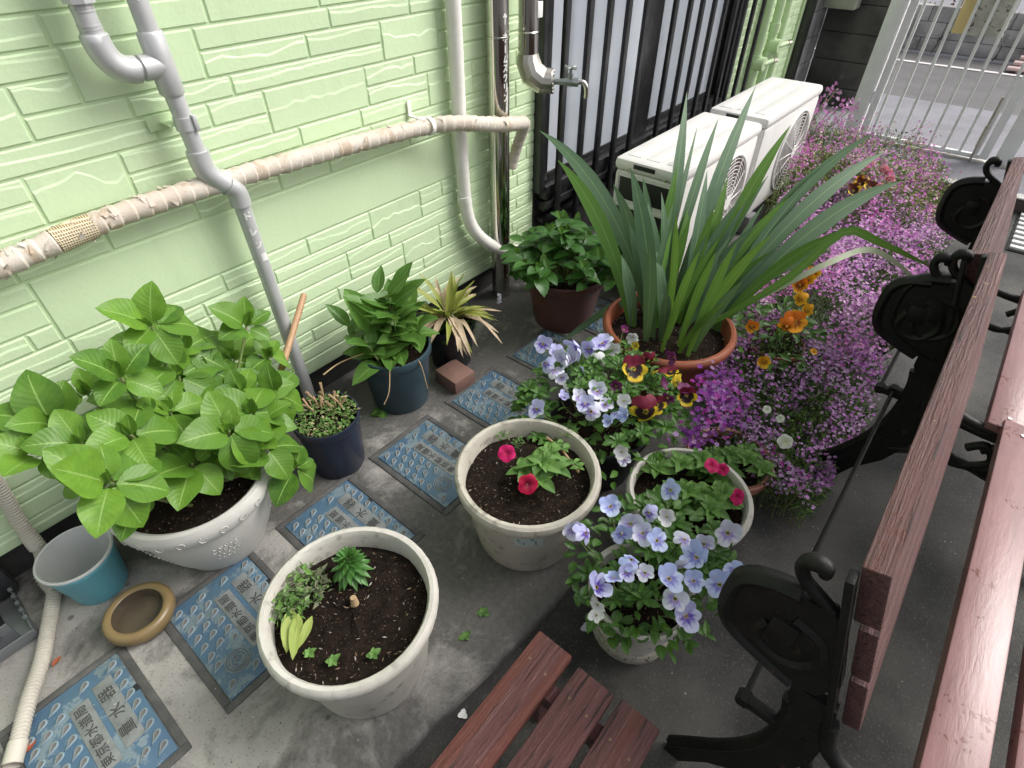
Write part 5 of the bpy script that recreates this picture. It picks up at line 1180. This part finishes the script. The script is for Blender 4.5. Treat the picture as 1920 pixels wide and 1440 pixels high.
lb = potlabel(pB, lr, -2.66, -2.23, .175, .228, 'label_paper', 'label', .0015, sl_)
for (a, c_, z_, h_) in ((-1.99, -1.95, .205, .012), (-1.80, -1.74, .212, .010), (-1.90, -1.87, .188, .012), (-1.73, -1.70, .19, .02), (-1.72, -1.66, .182, .004), (-1.97, -1.92, .196, .003)):
    potlabel(pB, lr + sl_ * (z_ - .175), a - .63, c_ - .63, z_, z_ + h_, 'label_ink', 'print', .0024, sl_, lb)

pC = potthing('potted_petunia', 'right white round pot crowded with petunia leaves and two pink flowers', 1.085, .245, wpot(.178, .24), 'pot_white', YARD)
soil(pC, .155, .195, 11)
for i in range(26):
    a = rnd.uniform(0, 6.28); q = .13 * math.sqrt(rnd.random()); p = Vector((.02 + q * math.cos(a), q * math.sin(a), .25 + rnd.uniform(-.03, .03) - q * .2)); rosette(pC, p, 9, .05, PTL, .55)
pflower(pC, PTm, 1335, 873, .30, .022, Vector((-.2, -.3, .8))); pflower(pC, PTm, 1355, 880, .29, .018); pflower(pC, PTm, 1383, 932, .27, .024, Vector((-.3, -.7, .6)))
# terracotta bowl with lobelia
ex, ey = 1.41, .235
pE = potthing('terracotta_bowl', 'low terracotta bowl with purple lobelia and a white petunia', ex, ey, [(0, 0), (.085, 0), (.09, .006), (.125, .07), (.135, .075), (.140, .08), (.142, .11), (.136, .115), (.126, .112), (.118, .08), (0, .08)], 'terracotta_pink', YARD)
soil(pE, .12, .09, 12)
for i in range(9):
    a = rnd.uniform(0, 6.28); q = .11 * math.sqrt(rnd.random()); rosette(pE, (q * math.cos(a) + .0, q * math.sin(a) - .02, .15 + rnd.uniform(-.03, .03)), 9, .05, PTL, .55)
for px, py, z in ((1472, 828, .19), (1438, 768, .22), (1463, 785, .2)): pflower(pE, PTw, px, py, z, .024 if px == 1472 else .014)
def fcloud(nm, t, pts, cols, leafcols, fs, ls, nl):
    ms_, cs = [], []
    for p, c_ in zip(pts, cols):
        nrm = Vector((0, 0, .9)) + (CAM - p).normalized() * .5 + rv(.7); ms_.append(frame(p - t.location, nrm.cross(rv()), nrm, rnd.uniform(*fs))); g_ = rnd.uniform(.75, 1.2); cs.append(tuple(min(.95, v_ * g_) for v_ in c_))
    return ms_, cs
VIO = [(.27, .05, .36), (.19, .03, .28), (.38, .12, .44), (.42, .25, .5), (.38, .03, .32)]
pts_, cl_ = [], []
for _ in range(300):
    p = GZ(rnd.gauss(1342, 26), rnd.gauss(748, 32), rnd.uniform(.18, .30)); pts_.append(p); cl_.append(rnd.choice(VIO))
for _ in range(90):
    p = GZ(rnd.gauss(1300, 16), rnd.gauss(815, 12), rnd.uniform(.14, .2)); pts_.append(p); cl_.append(rnd.choice(VIO[:3]))
ms_, cs = fcloud('lobelia_flowers', pE, pts_, cl_, None, (.006, .011), None, 0); tag(instmesh('lobelia_flowers', 'flower', FLORET, ms_, cs, pE), kind='stuff')
ms_, cs = [], []
for _ in range(420):
    p = GZ(rnd.gauss(1340, 38), rnd.gauss(765, 40), rnd.uniform(.1, .24)); ms_.append(frame(p - pE.location, rv(), rv() + Vector((0, 0, .6)), rnd.uniform(.01, .022), .6)); g_ = rnd.uniform(.4, 1.1); cs.append((.06 * g_, .13 * g_, .04 * g_))
tag(instmesh('lobelia_foliage', 'foliage', LEAFLET, ms_, cs, pE), kind='stuff')

# ============================================================ FLOWER BED along the units and benches
from mathutils import noise as mnoise
def bed(nm, lab, region, n_fl, n_lf, hfun, palette, greens, fs=(.006, .011), thr=.0, seed=0, stems=True):
    t = thing(nm, lab, 'flowers', region['c'] + (0,)); t['kind'] = 'stuff'
    x0, x1, y0, y1 = region['b']; inside = region['f']
    def pick(flower):
        while True:
            x, y = rnd.uniform(x0, x1), rnd.uniform(y0, y1)
            if not inside(x, y): continue
            if flower:
                v = mnoise.noise(Vector((x * 5 + seed, y * 5, 0))) + .6 * mnoise.noise(Vector((x * 14, y * 14, seed)))
                if v + rnd.uniform(-.35, .35) < thr: continue
            return x, y
    ms_, cs = [], []
    for _ in range(n_fl):
        x, y = pick(True); h = hfun(x, y); p = Vector((x, y, YARD + h * (rnd.uniform(.7, 1.06) if rnd.random() < .86 else rnd.uniform(1, 1.35))))
        nrm = Vector((0, 0, .9)) + (CAM - p).normalized() * .5 + rv(.7); ms_.append(frame(p - t.location, nrm.cross(rv()), nrm, rnd.uniform(*fs)))
        k = mnoise.noise(Vector((x * 4, y * 4, 9 + seed))) * .5 + .5 + rnd.uniform(-.25, .25); c_ = palette[max(0, min(len(palette) - 1, int(k * len(palette))))]; g_ = rnd.uniform(.75, 1.2); cs.append(tuple(min(.95, v_ * g_) for v_ in c_))
    tag(instmesh('florets', 'flower', FLORET, ms_, cs, t), kind='stuff')
    ms_, cs = [], []
    for _ in range(n_lf):
        x, y = pick(False); h = hfun(x, y); u = rnd.random() ** .6; p = Vector((x, y, YARD + h * u * .97))
        ms_.append(frame(p - t.location, Vector((rnd.uniform(-1, 1), rnd.uniform(-1, 1), rnd.uniform(-.2, 1.4))), rv() + Vector((0, 0, .8)), rnd.uniform(.014, .034), rnd.uniform(.35, .7))); g_ = rnd.uniform(.55, 1.15); k = rnd.choice(greens); cs.append((k[0] * g_, k[1] * g_, k[2] * g_))
    tag(instmesh('foliage', 'foliage', LEAFLET, ms_, cs, t), kind='stuff')
    if stems:
        b = MB()
        for _ in range(n_lf // 14):
            x, y = pick(False); h = hfun(x, y); e = Vector((x + rnd.uniform(-.03, .03), y + rnd.uniform(-.03, .03), YARD + h * .95)); b.tube([Vector((x, y, YARD)) - t.location, e - t.location], [.0016, .001], 3, False)
        tag(b.obj('stems', 'stem_green', t), kind='stuff')
    return t
def edge(x, y, yl, yr):    # soft outline
    k = .05 * mnoise.noise(Vector((x * 6, y * 3, 3)))
    return yr + k < y < yl + k
PINK = [(.62, .13, .50), (.70, .24, .60), (.66, .38, .64), (.72, .48, .68), (.72, .10, .44)]
PURP = [(.33, .08, .38), (.42, .14, .46), (.48, .24, .52), (.54, .36, .58), (.50, .06, .42)]
G1 = [(.07, .13, .04), (.10, .18, .05), (.05, .09, .035), (.14, .2, .08)]; G2 = [(.16, .25, .06), (.24, .33, .09), (.11, .19, .05), (.32, .38, .16)]
def h1(x, y): return .13 + .05 * mnoise.noise(Vector((x * 4, y * 4, 1))) + .05 * max(0, min(1, (x - 1.5) * 2)) - .05 * max(0, (.02 - y) * 8)
bed('lobelia_bed', 'purple lobelia with dark foliage spreading in front beside the nearer bench', dict(c=(1.75, .15), b=(1.36, 2.15, -.08, .46), f=lambda x, y: edge(x, y, .12 + (x - 1.36) * .9 if x < 1.7 else .46, -.055)), 3600, 8000, h1, PURP, G1 + G2[:1], (.004, .0075), -.08, 1)
def h2(x, y): return .22 + .09 * mnoise.noise(Vector((x * 3.5, y * 4, 2))) - .10 * max(0, min(1, (.06 - y) * 8))
bed('pink_flower_bed', 'mass of magenta pink flowers between the iris and the benches', dict(c=(2.8, .3), b=(2.12, 3.62, -.05, .82), f=lambda x, y: edge(x, y, .5 + (x - 2.1) * .25, -.03)), 9500, 9500, h2, PINK[:3] + PURP[1:2] + PINK[2:4], G1 + G2[:1], (.0045, .0088), -.06, 2)
def h3(x, y): return .33 + .09 * mnoise.noise(Vector((x * 3, y * 3, 4))) - .16 * max(0, min(1, (.40 - y) * 3))
bed('pale_flower_bed', 'pale pink and yellow green flowers at the far end near the gate', dict(c=(4.1, .55), b=(3.55, 4.60, .02, 1.14), f=lambda x, y: edge(x, y, 1.14, .05 + max(0, x - 4.2) * .35)), 4200, 9500, h3, PINK[1:3] + [(.5, .45, .3)] + PINK[:3], G2 + [(.36, .42, .12), (.3, .38, .1)], (.005, .0095), .02, 3)
# tall pink sprays beside the far unit
ts_ = thing('tall_pink_stock', 'loose tall spray of pale pink flowers beside the farther outdoor unit', 'flowers', (4.2, 1.05, YARD))
ms_, cs = [], []; b = MB()
for px, py in ((1555, 175), (1570, 165), (1540, 200), (1580, 195), (1560, 205), (1590, 210), (1530, 185), (1600, 195), (1575, 225), (1545, 230)):
    p = GZ(px, py, .42 + rnd.uniform(-.04, .08)); b.tube([Vector((rnd.uniform(-.05, .05), rnd.uniform(-.05, .05), .0)), (p - ts_.location) * .6 + Vector((0, 0, .05)), p - ts_.location], .0025, 5)
    for _ in range(16): ms_.append(frame(p - ts_.location + rv(.035), rv(), (CAM - p).normalized() + rv(.6), rnd.uniform(.008, .013))); cs.append(rnd.choice(PINK[1:4]))
b.obj('stems', 'stem_green', ts_, 60); tag(instmesh('florets', 'flower', FLORET, ms_, cs, ts_), kind='stuff')

# orange pansies behind the iris pot
op = thing('orange_pansies', 'orange and yellow pansies in a clay pot right of the iris pot', 'potted plant', (2.05, .335, YARD))
b = MB(); b.lathe(cpot(.11, .17, .75), 32); b.obj('pot', 'terracotta_pink', op, 35); soil(op, .095, .13, 13)
mound(op, 150, .22, .20, .12, .17, .05, PL, c=(.03, .03))
for pal, px, py, z, s in [('orange', 1490, 605, .33, .062), ('orange', 1475, 612, .33, .05), ('gold', 1510, 525, .38, .055), ('gold', 1525, 515, .38, .046), ('orange', 1500, 535, .37, .04), ('gold', 1500, 560, .36, .046), ('gold', 1512, 582, .34, .034), ('orange', 1410, 612, .30, .04), ('gold', 1432, 678, .24, .036), ('orange', 1402, 505, .42, .05), ('gold', 1440, 500, .40, .036), ('yellow', 1490, 590, .34, .03), ('gold', 1365, 430, .42, .05), ('gold', 1400, 440, .42, .036), ('gold', 1475, 480, .4, .04), ('gold', 1525, 660, .2, .022)]:
    flower(op, pal, px, py, z, s)
# far white pot with pansies and daisies
fp = thing('potted_daisies', 'small white pot of dark yellow pansies and pink daisies amid the far flowers', 'potted plant', (4.05, .47, YARD))
b = MB(); b.lathe(cpot(.13, .2, .75), 32); b.obj('pot', 'pot_white', fp, 35); soil(fp, .11, .16, 14)
mound(fp, 90, .17, .15, .17, .13, .05, [leaf('leaf_lance', 'ovate', .2, .2, 6, .02, .9, 5)])
for pal, px, py in (('brown', 1612, 345), ('brown', 1632, 352), ('brown', 1600, 358), ('gold', 1608, 340), ('brown', 1620, 335)): flower(fp, pal, px, py, .30, .05)
ms_, cs = [], []
for px, py in ((1632, 305), (1622, 312), (1665, 325), (1658, 318), (1668, 336), (1650, 352)):
    p = GZ(px, py, .33)
    for k in range(40): dd = rv().normalized(); dd.z = abs(dd.z); ms_.append(frame(p - fp.location + dd * .012, rv(), dd, .016)); cs.append((.78, .36 + rnd.uniform(-.08, .1), .42))
tag(instmesh('daisy_heads', 'flower', FLORET, ms_, cs, fp), kind='stuff')
# grass tuft by the far unit
gs = thing('grass_tuft', 'tuft of thin grass at the foot of the farther outdoor unit', 'grass', (3.45, .80, 0)); gs['kind'] = 'stuff'
b = MB()
for _ in range(130):
    a = rnd.uniform(0, 6.28); q = rnd.uniform(0, .16); p = Vector((q * math.cos(a), q * math.sin(a) * .6, 0)); e = p + Vector((rnd.uniform(-.2, .2), rnd.uniform(-.16, .08), rnd.uniform(.1, .3))); b.tube(bez([p, p + Vector((0, 0, .2)), e], 4), [.002, .002, .0017, .0012, .0006], 3, False)
tag(b.obj('blades', 'stem_green', gs), kind='stuff')

# ============================================================ SMALL THINGS ON THE SLAB
bk = thing('plastic_bucket', 'turquoise plastic pot with white inside standing by the wall', 'bucket', (-.12, 1.433, 0))
b = MB(); b.lathe([(0, 0), (.064, 0), (.067, .004), (.085, .135), (.087, .137), (.0885, .15), (.089, .1535)], 48); b.obj('body', 'bucket_blue', bk, 40)
b = MB(); b.lathe([(.0893, .1535), (.0925, .156), (.0925, .161), (.09, .1635), (.0865, .162), (.083, .14), (.0815, .12), (.0655, .012), (.04, .0105), (.0395, .009), (0, .009)], 48); b.obj('rim_and_liner', 'bucket_in', bk, 40)
ds = thing('ceramic_dish', 'round tan ceramic dish with brown inside on the concrete', 'dish', (-.089, 1.236, 0))
b = MB(); b.lathe([(0, 0), (.070, 0), (.078, .006), (.087, .026), (.086, .043), (.079, .052), (.069, .0525), (.0625, .047)], 48); b.obj('body', 'ceramic_tan', ds, 60)
b = MB(); b.lathe([(.0625, .047), (.060, .03), (.056, .016), (0, .014)], 48); b.obj('glazed_inside', 'ceramic_in', ds, 60)
ho = thing('drain_hose', 'ribbed beige hose coming down the wall and lying across the slab', 'hose', (-.3, 1.3, 0)); HOr = rel(ho)
hp1 = [GY(-40, 850, 1.585), GY(5, 925, 1.585), GY(40, 985, 1.575), GY(78, 1035, 1.55), Vector((-.215, 1.545, .05)), Vector((-.215, 1.50, .022)), GZ(100, 1120, .018), GZ(88, 1190, .018), GZ(78, 1240, .018), GZ(52, 1320, .024), GZ(32, 1400, .024)]
hpts = resamp(smoothpath(hp1, 10), .0022); b = MB(); b.tube(hpts, [.0165 + (.0016, .0016, -.0016, -.0016)[i % 4] for i in range(len(hpts))], 16); b.obj('corrugated_hose', 'hose', ho, 30, HOr)
e0 = GZ(34, 1392, .024); e1_ = GZ(22, 1436, .024); b = MB(); b.tube([e0, e1_], .0195, 20, False); b.tube([e1_, e0], .0165, 20, False); b.obj('end_sleeve', 'hose', ho, 50, HOr)
j0, j1 = GY(50, 1000, 1.572), GY(70, 1026, 1.556); b = MB(); b.tube([j0, j1], .0195, 18); b.obj('joint_sleeve', 'hose', ho, 50, HOr)
gm = thing('metal_base_unit', 'grey folded metal base with dark box and screw at the left edge', 'box', (-.45, 1.5, 0)); GMr = rel(gm)
def gmb(nm, q, m, bv=.002): b = MB(); b.bevbox(*q, bv); return b.obj(nm, m, gm, 30, GMr)
gmb('base_tray', (-.9, -.288, 1.405, 1.575, .006, .012), 'grey_metal'); gmb('front_flange', (-.9, -.286, 1.398, 1.404, .006, .04), 'grey_metal'); gmb('side_flange', (-.290, -.286, 1.4045, 1.575, .012, .045), 'grey_metal')
gmb('bracket_plate', (-.9, -.318, 1.424, 1.43, .0125, .085), 'grey_metal', .0025); gmb('bracket_lip', (-.9, -.305, 1.41, 1.4235, .0125, .018), 'grey_metal')
gmb('inner_box', (-.9, -.335, 1.435, 1.565, .013, .10), 'dark_metal', .004); gmb('rubber_block', (-.52, -.27, 1.58, 1.62, .012, .12), 'dark_metal', .012)
b = MB(); b.tube([(-.352, 1.4235, .058), (-.352, 1.419, .058)], .009, 12); b.obj('screw', 'screw', gm, 30, GMr)
b = MB(); b.bevbox(-.362, -.342, 1.4182, 1.4192, .0568, .0592, .0003); b.obj('screw_slot', 'dark_metal', gm, None, GMr)
for k in range(5): b = MB(); yy = 1.44 + k * .03; b.bevbox(-.2925, -.2825, yy, yy + .012, .044, .052, .001); b.obj('tab', 'grey_metal', gm, 30, GMr)
bks = [GZ(813, 697, .06), GZ(889, 692, .06)]
br = thing('brick', 'single reddish half brick resting behind a blue cover by the black pot', 'brick', (1.162, 1.265, 0)); br.rotation_euler = (0, 0, R(-4))
b = MB(); b.bevbox(-.052, .052, -.06, .06, 0, .062, .003); b.obj('body', 'clay_brick', br, 30)
# weeds, fallen petals and leaves
def weed(lab, px, py, n, s): t = thing('weed', lab, 'weed', GZ(px, py)); rosette(t, (0, 0, .004), n, s, [PL[2], leaf('leaf_petunia', 'ovate', .3, .15, 5, .02, 1.1, 4)], .15); return t
weed('low green weed growing on the slab in front of the ribbed pot', 712, 775, 12, .04); weed('tiny green weed in the slab near the stool', 872, 1195, 6, .018); weed('tiny pale weed on the slab between the front pots', 905, 1150, 5, .02)
b = MB()
for (px, py, s, z) in ((868, 1340, .011, YARD), (1098, 1178, .013, YARD), (1255, 1200, .010, YARD)):
    p = GZ(px, py, z + .003)
    t = thing('fallen_petal', {868: 'white fallen petal on the ground beside the stool', 1098: 'round pale fallen petal left of the stone pot foot', 1255: 'small fallen petal right of the stone pot foot'}[px], 'petal', p, 'fallen petals')
    q = MB(); q.lathe([(0, .001), (s * .5, .0), (s, .003)], 12, (0, 0, 0), lambda a, z_: 1 + .25 * math.sin(3 * a)); q.obj('petal', 'white_mark' if px == 868 else 'petal_litter', t, 60)
for px, py, lab in ((98, 1250, 'small red dead leaf beside the hose'), (48, 1412, 'brown dead leaf on the cover under the hose end')):
    t = thing('dead_leaf', lab, 'leaf', GZ(px, py, .009)); me = leaf('leaf_variegated_dry', 'ovate', .1, .2, 5, .02, .7, 3); me.materials.clear(); me.materials.append(M['dead_leaf']); put('blade', me, t, frame(Vector((0, 0, 0)), Vector((1, .6, 0)), Vector((0, 0, 1)), .03))
gd = thing('ground_debris', 'scattered tiny crumbs and petals on the slab and yard', 'debris', (.6, .5, 0)); gd['kind'] = 'stuff'
ms_, cs = [], []
for _ in range(900):
    x = rnd.uniform(-.5, 2.2); y = rnd.uniform(-.45, 1.3); z = .002 if y > seam(x) + .01 else YARD + .002
    if .84 < y < 1.22 and -.45 < x < 2.1 and ((x + .4405) % .372) < .285: z = .012
    ms_.append(frame(Vector((x, y, z)) - gd.location, Vector((rnd.uniform(-1, 1), rnd.uniform(-1, 1), 0)), Vector((0, 0, 1)) + rv(.3), rnd.uniform(.002, .007), rnd.uniform(.5, 1.2))); cs.append(rnd.choice([(.45, .43, .4), (.3, .28, .25), (.1, .08, .06), (.5, .48, .5), (.2, .13, .07), (.08, .12, .04)]))
tag(instmesh('crumbs', 'foliage', LEAFLET, ms_, cs, gd), kind='stuff')
